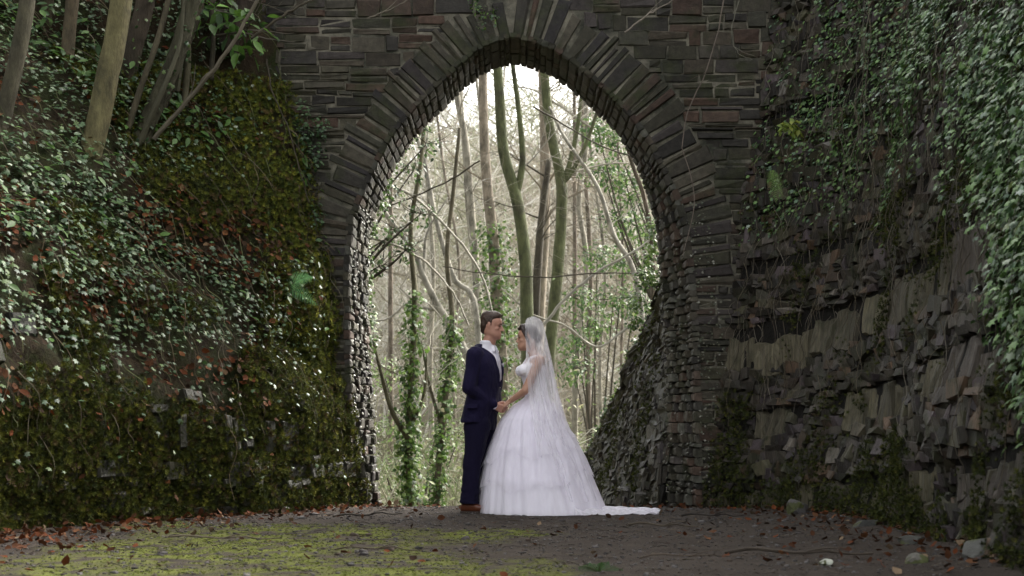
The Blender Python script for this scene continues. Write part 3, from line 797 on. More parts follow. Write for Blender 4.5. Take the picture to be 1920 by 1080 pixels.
twig(1.3, 9.4, 2.15, 9.2, .012, (.05, .038, .028), 'thick dark stick at lower right of the path')
twig(.75, 9.1, 1.35, 9.0, .005, (.08, .06, .045), 'thin brown twig beside the thick dark stick')
twig(-1.1, 9.6, -.55, 9.4, .005, (.07, .05, .035), 'thin twig on the green moss at bottom centre')
twig(-2.05, 9.9, -1.95, 9.7, .004, (.05, .04, .03), 'tiny upright twig fork standing in the moss patch')
n = 1100
b = Bag(); P = ground_pts(n, (-3.2, 2.7), (8, 15.5))
for p in P:
    a = random.uniform(0, 6.28); L = random.uniform(.03, .14); q = p+np.array([math.cos(a)*L, math.sin(a)*L, 0]); q[2] = float(gz(q[0], q[1]))
    V, Fc = tube([p+[0, 0, .004], (p+q)/2+[random.uniform(-.01, .01), 0, .012], q+[0, 0, .004]], [.0025, .002, .001], 3)
    b.add(V, Fc, np.array(random.choice([(.05, .04, .03), (.10, .08, .055), (.03, .025, .02)])))
tag(b.build('twig_litter', 'twig'), 'scattered bits of dry twig all over the path', 'twigs', kind='stuff')

# ================================================================ TREES
def branch_bag(b, p, d_, L, r, depth, col, droop=.0, kk=5, up=.25):
    pts = [p]; q = p.copy(); dd = d_/np.linalg.norm(d_); n = 6
    for i in range(n):
        dd = dd+np.array([random.gauss(0, .16), random.gauss(0, .16), random.gauss(0, .13)+up*.2-droop*.2]); dd /= np.linalg.norm(dd)
        q = q+dd*L/n; pts.append(q.copy())
    V, Fc = tube(smoothline(pts, 9), np.linspace(r, r*.35, 9), kk if r > .012 else 3)
    b.add(V, Fc, np.array(col)*random.uniform(.85, 1.2))
    if depth > 0:
        for i in range(random.choice([3, 4, 5])):
            j = random.randint(1, n); w = np.cross(dd, [random.gauss(0, 1) for _ in range(3)]); w /= np.linalg.norm(w)+1e-9
            branch_bag(b, pts[j], dd*.7+w*.8, L*random.uniform(.4, .65), r*.5*(1-.05*j), depth-1, col, droop, kk, up)
def tree(name, label, path, Y, r0, r1, col, limbs=(), nbr=10, brL=1.6, ivy=None, group=None, depth=2, base_tw=(.2, 1.0), brcol=None, wob=.06):
    pts = [PX(px, py, Y+(dy if dy else 0)) for (px, py, *dd) in path for dy in [dd[0] if dd else 0]]
    base = np.array([pts[0][0], pts[0][1], min(pts[0][2], float(gz(pts[0][0], pts[0][1]))) if Y > 16 else pts[0][2]]); pts[0] = base.copy()
    root = empty(name, base, label, 'tree', group=group)
    n = 26; sp_ = smoothline(pts, n)-base
    V, Fc = tube(sp_, np.linspace(r0, r1, n)*np.where(np.arange(n) < 2, 1.25, 1), 10, wob)
    b = Bag(); b.add(V, Fc, col); b.build('trunk', 'bark', root, True)
    b = Bag(); src = [sp_]
    for (lp, lr) in limbs:
        q = smoothline([PX(px, py, Y) for px, py in lp], 16)-base; src.append(q)
        V, Fc = tube(q, np.linspace(lr, lr*.4, 16), 7, .05); b.add(V, Fc, col)
    if b.n: b.build('limb', 'bark', root, True)
    b = Bag(); bc = brcol or col
    for i in range(nbr):
        s_ = random.choice(src); j = int(len(s_)*random.uniform(*base_tw)); j = min(j, len(s_)-1)
        a = random.uniform(0, 6.28); d_ = np.array([math.cos(a), .5*math.sin(a), random.uniform(.1, .9)])
        branch_bag(b, s_[j], d_, brL*random.uniform(.5, 1.2), max(.008, r1*random.uniform(.2, .4)), depth, bc)
    if b.n: b.build('branches', 'twig', root)
    if ivy:
        lo, hi, cnt, rad = ivy; k = rng.integers(int(lo*n), int(hi*n), cnt)
        d_ = rng.normal(0, 1, (cnt, 3)); d_[:, 2] *= .6; d_ /= np.linalg.norm(d_, axis=1)[:, None]
        P = sp_[k]+d_*(r0*.9+rng.random((cnt, 1))*rad)+rng.normal(0, 1, (cnt, 3))*[0, 0, .1]
        A = leafframes(d_, .8, .5, .4)*rng.uniform(.04, .09, cnt)[:, None, None]
        scatter('ivy_leaves', IVY, IVYF, P, A, palette(cnt, GR+[(.04, .08, .02)]), 'leaf', root)
    return root
GB = (.10, .112, .052); PB = (.28, .26, .21); DB = (.07, .06, .045); LB = (.34, .32, .27)
tree('bare_tree', 'tall green barked tree at the arch centre forking above the bride', [(990, 1020), (990, 700), (988, 600), (984, 480), (968, 370), (945, 290), (938, 200), (930, 60), (925, -150)], 24, .118, .065, GB,
     [([(968, 370), (980, 300), (972, 200), (955, 60), (950, -100)], .06)], 9, 1.8, brcol=PB, base_tw=(.5, 1))
tree('bare_tree', 'green trunk just right of the bride that divides into three stems', [(1018, 1020), (1026, 720), (1032, 640), (1048, 480), (1053, 350), (1035, 260), (1022, 150), (1010, -150)], 25, .115, .065, GB,
     [([(1053, 350), (1070, 300), (1088, 200), (1100, 20)], .055), ([(1052, 345), (1075, 318), (1110, 240), (1150, 100)], .05)], 9, 1.8, brcol=PB, base_tw=(.5, 1))
tree('bare_tree', 'straight pale brown trunk standing between the two green trunks', [(1008, 1010), (1008, 700), (1012, 560), (1020, 440), (1022, 300), (1018, 100), (1015, -150)], 28, .12, .08, (.26, .22, .17), [], 8, 1.6, base_tw=(.4, 1))
tree('bare_tree', 'slim dark stem close behind the central green trunk', [(1000, 1010), (1002, 640), (1010, 480), (1016, 400), (1030, 300)], 27, .09, .05, DB, [], 6, 1.4)
tree('bare_tree', 'pale slender leaning tree above the groom', [(905, 1010), (900, 640), (893, 520), (883, 380), (872, 260), (855, 170), (840, 20), (835, -100)], 30, .09, .045, PB, [], 9, 1.8, base_tw=(.3, 1))
tree('ivy_clad_tree', 'brown tree wrapped in bright ivy just behind the groom and bride', [(945, 1010), (940, 700), (932, 580), (925, 450), (912, 330), (906, 200), (905, 40), (905, -100)], 27, .13, .06, (.26, .22, .17),
     [], 7, 1.8, ivy=(.12, .47, 1700, .32), base_tw=(.5, 1))
tree('ivy_clad_tree', 'crooked ivy covered tree nearest the left jamb with a side fork', [(775, 1010), (768, 900), (766, 820), (772, 700), (778, 560), (770, 430), (790, 300), (800, 150)], 21, .055, .025, (.13, .12, .075),
     [([(767, 825), (735, 770), (715, 700), (700, 640)], .045), ([(766, 810), (795, 740), (800, 660)], .03)], 10, 1.3, ivy=(.03, .6, 1500, .16), base_tw=(.35, 1), brcol=PB)
tree('ivy_clad_tree', 'thin dark ivy covered trunk immediately left of the groom', [(815, 1010), (822, 880), (838, 720), (848, 600), (838, 480), (850, 360), (862, 240)], 22, .055, .025, (.12, .105, .07),
     [([(828, 800), (805, 720), (790, 640)], .03)], 9, 1.3, ivy=(.03, .5, 1000, .13), base_tw=(.4, 1), brcol=PB)
tree('bare_tree', 'pale crooked tree leaning across behind the groom from the left', [(908, 1000), (902, 800), (888, 700), (858, 632), (822, 575), (795, 520), (775, 470), (730, 410), (690, 350)], 23, .075, .03, LB,
     [([(822, 580), (790, 575), (750, 540)], .03), ([(795, 520), (800, 440), (840, 370)], .025)], 12, 1.3, base_tw=(.25, 1))
tree('bare_tree', 'slender pale tree rising near the left side of the arch', [(880, 1000), (905, 640), (900, 560), (880, 420), (872, 300), (862, 160), (850, 20)], 33, .07, .04, PB, [], 9, 1.6)
tree('bare_tree', 'thin arching tree curving left below the arch crown', [(905, 1000), (895, 600), (850, 520), (815, 400), (790, 280), (745, 180), (720, 100)], 25, .055, .025, LB, [], 10, 1.5, base_tw=(.2, 1))
tree('bare_tree', 'slender grey tree rising at the right of the three stemmed tree', [(1075, 1000), (1080, 700), (1100, 500), (1085, 380), (1100, 260), (1090, 100)], 32, .07, .04, PB, [], 9, 1.6)
tree('bare_tree', 'pale tree leaning left over the wall beyond the arch', [(1230, 720), (1200, 560), (1150, 440), (1120, 350), (1060, 260), (1030, 200)], 24, .05, .02, LB, [], 12, 1.4, base_tw=(.2, 1))
tree('bare_tree', 'thin brown tree curving up inside the right edge of the arch', [(1210, 800), (1225, 520), (1210, 380), (1180, 290), (1160, 180), (1150, 60)], 22, .04, .02, (.15, .12, .09), [], 8, 1.1, base_tw=(.2, 1))
for i in range(9):
    px = [732, 815, 868, 950, 1078, 1110, 1140, 1170, 1205][i]; Y = random.uniform(31, 44); l_ = random.uniform(-70, 70)
    tree('slender_tree', ['first', 'second', 'third', 'fourth', 'fifth', 'sixth', 'seventh', 'eighth', 'ninth'][i]+' slender bare tree from the left, standing deep in the wood beyond the arch', [(px, 1000), (px+l_*.3, 700), (px+l_*.1, 500), (px+l_*.6, 300), (px+l_, 60), (px+l_, -100)], Y, random.uniform(.04, .075), .025, random.choice([PB, (.22, .19, .15), (.17, .14, .11)]),
         [], 15, 2.2, group='slender bare trees in the wood beyond the arch', base_tw=(.1, 1))

# far wood mass
b = Bag()
for i in range(290):
    Y = random.uniform(46, 105); X = random.uniform(-.13, .13)*Y; z0 = float(gz(X, Y)); H = random.uniform(6.5, 12.5); lean = random.gauss(0, .6)
    c = np.array(random.choice([(.46, .43, .36), (.34, .31, .26), (.62, .59, .53), (.40, .35, .30), (.33, .34, .24)]))
    p0 = np.array([X, Y, z0]); p1 = np.array([X+lean, Y, z0+H])
    V, Fc = tube(smoothline([p0, (p0+p1)/2+[random.gauss(0, .8), 0, 0], p1], 6), np.linspace(.055, .015, 6), 4); b.add(V, Fc, c)
    for k in range(18):
        t = random.uniform(.1, 1); q = p0*(1-t)+p1*t
        a = random.uniform(0, 6.28); L = random.uniform(1, 3); d_ = np.array([math.cos(a), .4*math.sin(a), random.uniform(.1, 1)])
        e = q+d_*L; m_ = (q+e)/2+[0, 0, random.uniform(-.2, .4)]
        V, Fc = tube([q, m_, e], [.035, .025, .012], 3); b.add(V, Fc, c*random.uniform(.8, 1.2))
        for w in range(5):
            g_ = m_*(1-w/5)+e*(w/5); V, Fc = tube([g_, g_+np.array([random.gauss(0, .8), random.gauss(0, .4), random.uniform(.1, 1.2)])], [.016, .008], 3); b.add(V, Fc, c*random.uniform(.9, 1.3))
tag(b.build('far_wood', 'twig'), 'far bare winter wood on the hillside beyond the arch', 'wood', kind='stuff')
# brush thicket: mid distance
b = Bag()
for i in range(1500):
    Y = random.uniform(22, 50); X = random.uniform(-.115, .11)*Y; z0 = float(gz(X, Y)); L = random.choice([.8, 1.2, 1.8, 2.4, 3.2])
    a = random.uniform(0, 6.28); p = np.array([X, Y, z0]); d_ = np.array([math.cos(a)*.6, .3*math.sin(a), 1.]); d_ /= np.linalg.norm(d_)
    q = p+d_*L*.6; e = q+np.array([d_[0]*1.2, 0, random.uniform(-.5, .3)])*L*.6
    c = np.array(random.choice([(.40, .38, .27), (.28, .30, .17), (.52, .49, .40), (.25, .23, .16), (.30, .34, .19)]))
    V, Fc = tube(smoothline([p, q, e], 7), np.linspace(.008+.004*L, .004, 7), 3); b.add(V, Fc, c)
    if random.random() < .5:
        for w in range(3):
            g_ = q*(1-w/3)+e*(w/3); V, Fc = tube([g_, g_+np.array([random.gauss(0, .3), random.gauss(0, .2), random.uniform(-.1, .5)])], [.006, .003], 3); b.add(V, Fc, c)
tag(b.build('bramble_thicket', 'twig'), 'tangle of pale arching bramble stems beyond the arch', 'brambles', kind='stuff')
n = 11000
Y = rng.uniform(21, 44, n); X = rng.uniform(-.115, .10, n)*Y; hgt = rng.exponential(.7, n)
P = np.column_stack([X, Y, gz(X, Y)+hgt]); k = fbm(X*1.2, Y*.8+hgt) > .45; P = P[k]; n = len(P)
A = leafframes(np.tile([0, -.4, .8], (n, 1)), .5, .5, .3)*rng.uniform(.05, .12, n)[:, None, None]
tag(scatter('undergrowth', OVAL, OVALF, P, A, palette(n, [(.22, .29, .09), (.30, .35, .14), (.14, .20, .07), (.36, .34, .20)]), 'leaf'),
    'low light green undergrowth on the ground beyond the arch', 'undergrowth', kind='stuff')
# evergreen bushes beyond
def bush(name, label, blobs, Y, n, cols, size, rad, temp='OVAL', root_at=None):
    cs = [PX(px, py, Y+random.uniform(-.6, .6)) for px, py in blobs]
    base = np.mean(cs, 0); base[2] = float(gz(base[0], base[1])) if Y > 16.5 else min(c_[2] for c_ in cs)-.3
    if root_at is not None: base = np.array(root_at)
    root = empty(name, base, label, 'bush')
    o = leafcloud('foliage', None, None, [c_-base for c_ in cs], rad, n, cols, size, temp, 'leaf', root)
    b = Bag()
    for c_ in cs:
        q = c_-base; V, Fc = tube(smoothline([np.zeros(3), q*.5+[random.gauss(0, .1), 0, .1], q], 8), np.linspace(.03, .008, 8), 5); b.add(V, Fc, DB)
        for w in range(5): branch_bag(b, q, np.array([random.gauss(0, 1), random.gauss(0, .5), random.gauss(.2, .6)]), rad[0]*1.6, .008, 0, DB)
    b.build('stems', 'twig', root)
EV = [(.05, .10, .035), (.075, .14, .045), (.11, .19, .05), (.16, .24, .08)]
bush('holly_bush', 'green evergreen bush filling the upper right of the arch opening', [(1150, 260), (1170, 330), (1130, 320), (1190, 370), (1160, 410), (1205, 430), (1120, 240)], 26, 1600, EV, (.05, .10), (.5, .5, .32), root_at=PX(1260, 640, 26))
bush('holly_bush', 'low green bush on the slope just above the far wall', [(1090, 560), (1120, 610), (1150, 560), (1170, 490), (1120, 480), (1190, 560), (1080, 640), (1075, 690)], 27, 1900, EV, (.05, .10), (.45, .5, .32))
bush('holly_bush', 'loose sprays of holly leaves beside the left edge of the arch', [(775, 320), (790, 400), (745, 430), (730, 360), (710, 500), (760, 470), (800, 270), (720, 450)], 20, 420, [(.05, .09, .03), (.10, .17, .05), (.03, .05, .02)], (.05, .09), (.22, .3, .2), root_at=PX(640, 560, 20))
bush('young_bush', 'light green leafy bush low down on the left of the arch opening', [(720, 700), (735, 800), (800, 860), (720, 880), (755, 930), (840, 900), (850, 700), (860, 820)], 27, 1500, [(.17, .25, .08), (.22, .30, .12), (.12, .18, .06)], (.05, .09), (.4, .4, .35))

# left bank trees (stand on the bank)
def btree(name, label, path, r0, r1, col, limbs=(), nbr=3, brL=1.2, ivy=None):
    # path: px,py,Y triples
    pts = [PX(*p) for p in path]; base = pts[0]; root = empty(name, base, label, 'tree'); n = 22
    sp_ = smoothline(pts, n)-base; rr = np.linspace(r0, r1, n); rr[0] *= 1.3; rr[1] *= 1.12
    b = Bag(); V, Fc = tube(sp_, rr, 14, .03); b.add(V, Fc, col); b.build('trunk', 'bark', root, True)
    b = Bag()
    for lp, lr in limbs:
        q = smoothline([PX(*p) for p in lp], 12)-base; V, Fc = tube(q, np.linspace(lr, lr*.5, 12), 6, .05); b.add(V, Fc, col)
    for i in range(nbr):
        a = random.uniform(0, 6.28); branch_bag(b, sp_[random.randint(13, n-1)], np.array([math.cos(a), math.sin(a)*.5, .6]), brL, r1*.35, 2, col)
    if b.n: b.build('branches', 'twig', root)
    if ivy:
        cnt = ivy; k = rng.integers(0, n-2, cnt); d_ = rng.normal(0, 1, (cnt, 3)); d_ /= np.linalg.norm(d_, axis=1)[:, None]
        P = sp_[k]+d_*(r0*1.1)+rng.normal(0, .03, (cnt, 3)); A = leafframes(d_, .8, .5, .4)*rng.uniform(.03, .055, cnt)[:, None, None]
        scatter('ivy_leaves', IVY, IVYF, P, A, palette(cnt, IV[:3]+[IV[5]]), 'ivy', root)
btree('tree', 'smooth yellowish trunk standing tallest on the left bank', [(150, 335, 13.6), (175, 265, 13.6), (200, 150, 13.6), (222, 40, 13.6), (240, -120, 13.6), (250, -350, 13.6)], .108, .088, (.16, .14, .068), nbr=0)
btree('tree', 'dark brown trunk leaning at the far left edge of the photo', [(-10, 290, 13.0), (15, 180, 13.0), (42, 60, 13.0), (58, -60, 13.0), (80, -300, 13.0)], .07, .065, (.078, .070, .045), nbr=0)
btree('tree', 'slim greenish trunk left of the smooth yellowish trunk', [(92, 275, 14.2), (98, 180, 14.2), (90, 60, 14.2), (82, -80, 14.2), (80, -300, 14.2)], .08, .07, (.085, .072, .040), nbr=0)
btree('tree', 'thin brown stem between the slim greenish trunk and the smooth yellowish one', [(108, 260, 14.0), (120, 160, 14.0), (130, 60, 14.0), (142, -80, 14.0), (150, -300, 14.0)], .065, .055, (.10, .078, .048), nbr=0)
btree('tree', 'brown trunk right behind the smooth yellowish trunk', [(208, 285, 14.3), (225, 190, 14.3), (250, 90, 14.3), (275, -10, 14.3), (300, -200, 14.3)], .09, .085, (.06, .046, .033), nbr=0, ivy=150)
btree('tree', 'leaning tree wound with ivy stems right of centre on the left bank', [(255, 280, 14.1), (290, 200, 14.1), (325, 120, 14.1), (350, 40, 14.1), (375, -60, 14.1), (400, -250, 14.1)], .085, .07, (.062, .058, .036),
      [([(258, 275, 14.0), (300, 180, 13.95), (335, 90, 14.0), (345, 0, 14.0)], .03), ([(330, 170, 14.2), (345, 80, 14.1), (380, -40, 14.0)], .035)], nbr=0, ivy=220)
btree('tree', 'short dark trunk disappearing upward beside the bridge', [(422, 95, 14.9), (440, 50, 14.9), (470, -10, 14.9), (520, -150, 14.9)], .10, .09, (.05, .035, .028), nbr=0)
btree('tree', 'dark trunk in shade behind the far left leaning trunk', [(20, 120, 15.4), (30, 40, 15.4), (40, -60, 15.4), (50, -250, 15.4)], .10, .09, (.045, .035, .028), nbr=0)
for (p_, r_, c_, lb_) in (([(60, 230, 14.6), (66, 120, 14.6), (60, 20, 14.6), (70, -200, 14.6)], .035, (.09, .075, .05), 'thin upright stem nearest the left leaning trunk'),
                          ([(300, 230, 14.3), (330, 130, 14.4), (372, 30, 14.5), (400, -120, 14.5)], .035, (.08, .065, .045), 'thin brown stem leaning right behind the ivy wound tree'),
                          ([(185, 230, 15.0), (190, 120, 15.0), (178, 20, 15.0), (180, -150, 15.0)], .04, (.07, .06, .045), 'dim thin stem in the shade behind the smooth yellowish trunk'),
                          ([(45, 250, 14.4), (62, 150, 14.4), (95, 40, 14.4), (120, -150, 14.4)], .045, (.09, .08, .045), 'greenish stem crossing behind the thin upright stem at far left'),
                          ([(235, 260, 14.0), (262, 170, 14.0), (300, 60, 14.0), (335, -80, 14.0)], .03, (.10, .085, .055), 'thin leaning stem between the two trunks behind the yellowish trunk'),
                          ([(345, 200, 14.5), (352, 100, 14.5), (345, 0, 14.5), (350, -120, 14.5)], .035, (.10, .09, .055), 'straight greenish stem right of the ivy wound tree'),
                          ([(395, 150, 14.7), (400, 80, 14.7), (398, 0, 14.7), (420, -120, 14.7)], .025, (.08, .07, .05), 'thinnest upright stem close to the bridge')):
    btree('sapling', lb_, p_, r_, r_*.8, c_, nbr=1)
def stick(name, label, path, r, col, cat='branch'):
    b = Bag(); q = smoothline([PX(*p) for p in path], 24); q = q+rng.normal(0, .004, q.shape); V, Fc = tube(q, np.linspace(r, r*.6, 24), 7, .1); b.add(V, Fc, col)
    for k in range(2):
        j = random.randint(6, 20); branch_bag(b, q[j], q[min(j+3, 23)]-q[j]+np.array([0, 0, .05]), .35, r*.4, 0, col)
    return tag(b.build(name, 'twig'), label, cat)
stick('fallen_branch', 'long thin branch propped diagonally across the left bank', [(288, 262, 13.9), (350, 190, 13.9), (420, 105, 13.9), (480, 5, 13.9), (520, -60, 13.9)], .022, (.10, .085, .06))
stick('overhanging_branch', 'thin branch slanting across the top of the bridge at left', [(470, 72, 14.6), (530, 30, 14.6), (600, -10, 14.6), (700, -70, 14.6)], .014, (.07, .058, .04))
stick('overhanging_branch', 'pale branch tip slanting over the masonry left of the arch crown', [(690, 34, 15.0), (730, 18, 15.0), (780, -8, 15.0), (850, -50, 15.0)], .008, (.15, .13, .10))
stick('overhanging_branch', 'pale thin branch slanting over the masonry right of the arch crown', [(1172, 60, 15.0), (1215, 28, 15.0), (1270, -5, 15.0), (1330, -50, 15.0)], .009, (.2, .17, .14))
stick('hanging_vine', 'long thin vine hanging in front of the right arch stones', [(1360, -20, 15.0), (1345, 60, 15.0), (1322, 140, 15.0), (1290, 210, 15.0), (1280, 280, 15.0), (1298, 340, 15.0), (1300, 400, 15.0), (1280, 480, 15.0)], .007, (.15, .12, .10), 'vine')
stick('hanging_vine', 'thin curled vine loop on the bridge face near the right ivy', [(1390, -20, 15.0), (1372, 60, 15.0), (1385, 100, 15.0), (1410, 112, 15.0)], .005, (.15, .14, .11), 'vine')
stick('hanging_vine', 'dark root hanging where the left bank meets the bridge', [(500, 110, 14.9), (510, 170, 14.9), (540, 240, 15.0), (560, 310, 15.05), (580, 380, 15.1)], .008, (.06, .05, .035), 'vine')
for lb_, p_, r_, c_ in (
    ('pale arching branch sweeping down from the left jamb to the groom', [(650, 445, 20), (720, 452, 20), (795, 490, 20), (850, 550, 20), (880, 610, 20)], .018, LB),
    ('pale branch curving from the upper left of the arch toward the centre', [(640, 330, 21), (710, 340, 21), (780, 372, 21), (850, 440, 21), (905, 520, 21), (930, 620, 21)], .022, LB),
    ('thin dark branch crossing the arch almost level above the couple', [(1330, 470, 19), (1230, 508, 19), (1120, 512, 19), (1010, 520, 19), (900, 512, 19), (830, 500, 19)], .010, DB),
    ('pale branch rising to the right jamb beyond the bride', [(1010, 620, 22), (1060, 560, 22), (1120, 510, 22), (1190, 470, 22), (1290, 400, 22)], .024, LB),
    ('thin branch arching over the upper right of the arch opening', [(1000, 200, 20), (1060, 235, 20), (1130, 275, 20), (1200, 300, 20), (1290, 360, 20)], .012, DB),
    ('crooked pale branch low down left of the groom', [(640, 590, 22), (720, 600, 22), (780, 560, 22), (830, 600, 22), (880, 700, 22)], .016, LB),
    ('long thin branch sloping up to the left jamb', [(900, 300, 20), (840, 340, 20), (760, 375, 20), (690, 400, 20), (630, 440, 20)], .012, DB),
    ('pale bent branch crossing behind the green trunks', [(1180, 610, 24), (1120, 650, 24), (1060, 610, 24), (1000, 590, 24), (940, 540, 24)], .020, LB)):
    stick('bare_branch', lb_, p_, r_, c_)
# laurel shrubs at top left
for j, (blobs, lab, Yl) in enumerate([([(20, 40), (60, 120), (0, 140), (110, 40), (30, 190)], 'broad leaved laurel shrub behind the trunks at the far left', 14.9),
                     ([(200, 100), (150, 80), (290, 40), (240, 170), (170, 160), (180, 30)], 'broad leaved laurel shrub behind the smooth yellowish trunk', 15.0),
                     ([(400, 20), (360, 60), (450, 60), (330, 10)], 'sparse leafy shrub at the top of the left bank near the bridge', 14.9)]):
    bush('laurel_shrub', lab, blobs, Yl, 700 if j < 2 else 260, [(.07, .15, .028), (.12, .24, .04), (.04, .085, .024)], (.09, .17), (.33, .35, .28))
leafcloud('bridge_ivy', 'dark ivy patch on the masonry beside the left arch ring', 'ivy', [PX(px, py, 15.2) for px, py in [(570, 250), (590, 290), (560, 330), (600, 240), (590, 400), (570, 210)]], (.12, .05, .16), 420, IV[:3], (.025, .045), 'IVY', 'ivy', kind='stuff')
leafcloud('bridge_ivy', 'small green leaves sprouting over the crown of the arch', 'ivy', [PX(px, py, 15.22) for px, py in [(900, 20), (905, 45), (890, 5), (925, 30)]], (.06, .03, .1), 130, GR+IV[:2], (.02, .035), 'IVY', 'ivy', kind='stuff')
# ================================================================ PEOPLE
def loft_rings(rings, k=28):
    """rings: list of (centre(3), rx, ry, ax, ay, power) -> closed mesh"""
    V = []; n = len(rings)
    for (c, rx, ry, ax, ay, pw) in rings:
        for j in range(k):
            a = 2*math.pi*j/k; ca, sa = math.cos(a), math.sin(a)
            x = math.copysign(abs(ca)**(2/pw), ca)*rx; y = math.copysign(abs(sa)**(2/pw), sa)*ry
            V.append(np.asarray(c, float)+np.asarray(ax)*x+np.asarray(ay)*y)
    Fc = [(i*k+j, i*k+(j+1) % k, (i+1)*k+(j+1) % k, (i+1)*k+j) for i in range(n-1) for j in range(k)]
    Fc += [tuple(range(k))[::-1], tuple((n-1)*k+j for j in range(k))]
    return np.array(V), Fc
EX = np.array([1., 0, 0]); EY = np.array([0, 1., 0])
def zloft(rows, pw=2.0, k=28, n=None):
    """rows: (z, xc, rx, ry[, yc]) smoothed"""
    rows = [tuple(r)+(0,)*(5-len(r)) for r in rows]
    A_ = smoothline(np.array(rows), n or len(rows)*4)
    return loft_rings([((r[1], r[4], r[0]), max(r[2], .002), max(r[3], .002), EX, EY, pw) for r in A_], k)
def capsule(p, q, r0, r1, k=12):
    p = np.asarray(p, float); q = np.asarray(q, float); d_ = q-p; L = np.linalg.norm(d_)+1e-9; d_ = d_/L
    u = np.cross(d_, [0, 0, 1.]) if abs(d_[2]) < .9 else np.cross(d_, [1., 0, 0]); u /= np.linalg.norm(u); w = np.cross(d_, u)
    rg = []
    for a in (-80, -50, -20, 0): rg.append((p+d_*r0*math.sin(R(a)), r0*math.cos(R(a))))
    for a in (0, 20, 50, 80): rg.append((q+d_*r1*math.sin(R(a)), r1*math.cos(R(a))))
    return loft_rings([(c, r, r, u, w, 2) for c, r in rg], k)
def chain(pts, rs):
    return [capsule(pts[i], pts[i+1], rs[i], rs[i+1]) for i in range(len(pts)-1)]
def fuse(name, pieces, m, parent, voxel=.008, smooth=3, disp=None):
    V = []; Fc = []; b = 0
    for v, f in pieces:
        V.append(v); Fc += [tuple(i+b for i in q) for q in f]; b += len(v)
    me = bpy.data.meshes.new(name); me.from_pydata([tuple(v) for v in np.concatenate(V)], [], Fc); me.update()
    bm = bmesh.new(); bm.from_mesh(me); bmesh.ops.recalc_face_normals(bm, faces=bm.faces); bm.to_mesh(me); bm.free()
    o = bpy.data.objects.new(name, me); link(o)
    r = o.modifiers.new('r', 'REMESH'); r.mode = 'VOXEL'; r.voxel_size = voxel
    s_ = o.modifiers.new('s', 'SMOOTH'); s_.iterations = smooth; s_.factor = .5
    dg = bpy.context.evaluated_depsgraph_get(); nm = bpy.data.meshes.new_from_object(o.evaluated_get(dg))
    o.modifiers.clear(); o.data = nm; nm.name = name; nm.materials.clear(); nm.materials.append(M[m])
    if disp is not None:
        co = np.empty(len(nm.vertices)*3, np.float32); nm.vertices.foreach_get('co', co); co = co.reshape(-1, 3).astype(float)
        co = disp(co); nm.vertices.foreach_set('co', co.astype(np.float32).ravel()); nm.update()
    nm.polygons.foreach_set('use_smooth', np.ones(len(nm.polygons), bool))
    o.parent = parent; return o

HEAD = [(0.0, .17, .12, .10), (.05, .12, .235, .19), (.12, .08, .30, .25), (.2, .04, .335, .285), (.3, .0, .355, .30), (.42, -.03, .37, .315), (.5, -.045, .375, .325),
        (.58, -.035, .40, .33), (.68, -.045, .405, .335), (.8, -.06, .36, .305), (.9, -.07, .26, .23), (.97, -.07, .14, .13), (1.0, -.07, .03, .03)]
def head(H, org, yaw, pitch, female=False):
    """pieces of head; org = chin-level ear axis; local x forward"""
    Rm = np.array(Matrix.Rotation(yaw, 3, 'Z') @ Matrix.Rotation(pitch, 3, 'Y')); ctr = np.array([0, 0, .45*H])
    T_ = lambda v: ((np.asarray(v, float)*H-ctr) @ Rm.T)+ctr+org
    ps = []
    v, f = zloft(HEAD, 2.15, 28); ps.append((T_(v), f))
    def cap(p, q, a, b): v_, f_ = capsule(p, q, a, b); ps.append((T_(v_), f_))
    nl = .0 if not female else -.012
    cap((.345, 0, .53), (.435+nl, 0, .36), .028, .042); cap((.41+nl, .03, .345), (.41+nl, -.03, .345), .03, .03)   # nose
    for s_ in (-1, 1):
        cap((.33, s_*.05, .575), (.30, s_*.19, .565), .03, .028)      # brow
        cap((.26, s_*.16, .40), (.20, s_*.2, .38), .07, .07)          # cheek
        cap((-.03, s_*.315, .54), (-.02, s_*.31, .38), .045, .028); cap((-.06, s_*.335, .56), (-.05, s_*.325, .42), .03, .02)   # ear
    cap((.355, .05, .232), (.355, -.05, .232), .024, .024); cap((.35, .045, .19), (.35, -.045, .19), .026, .026)    # lips
    cap((.30, .03, .06), (.30, -.03, .06), .07 if not female else .055, .07 if not female else .055)                # chin
    return ps, T_
def hand(w, aim, palm, curl, flip, s=1.0):
    """w wrist, aim = finger direction, palm = palm normal, flip = thumb side sign"""
    aim = np.asarray(aim, float); aim /= np.linalg.norm(aim); palm = np.asarray(palm, float); palm -= aim*palm.dot(aim); palm /= np.linalg.norm(palm)
    sd = np.cross(aim, palm)*flip; w = np.asarray(w, float); ps = []
    for i, (o_, L) in enumerate([(.030, .072), (.010, .080), (-.010, .074), (-.029, .058)]):
        k0 = w+sd*o_*.55*s; k1 = w+aim*.085*s+sd*o_*s
        ps += [capsule(k0, k1, .014*s, .0125*s)]
        p = k1; ang = 0; d_ = aim; r = .0098*s
        for j, fr_ in enumerate((.45, .31, .24)):
            ang += curl*(1.0, 1.0, .7)[j]*(1+.08*i); d_ = aim*math.cos(ang)+palm*math.sin(ang)
            q = p+d_*L*fr_*s; ps.append(capsule(p, q, r, r*.9)); p = q; r *= .9
    t0 = w+aim*.02*s+sd*.02*s+palm*.006; t1 = t0+(aim*.55+sd*.6+palm*.35)*.042*s; t2 = t1+(aim*.8+sd*.15+palm*.5)*.032*s; t3 = t2+(aim*.85+palm*.5-sd*.1)*.025*s
    ps += chain([t0, t1, t2, t3], [.015*s, .0125*s, .0105*s, .009*s])
    return ps

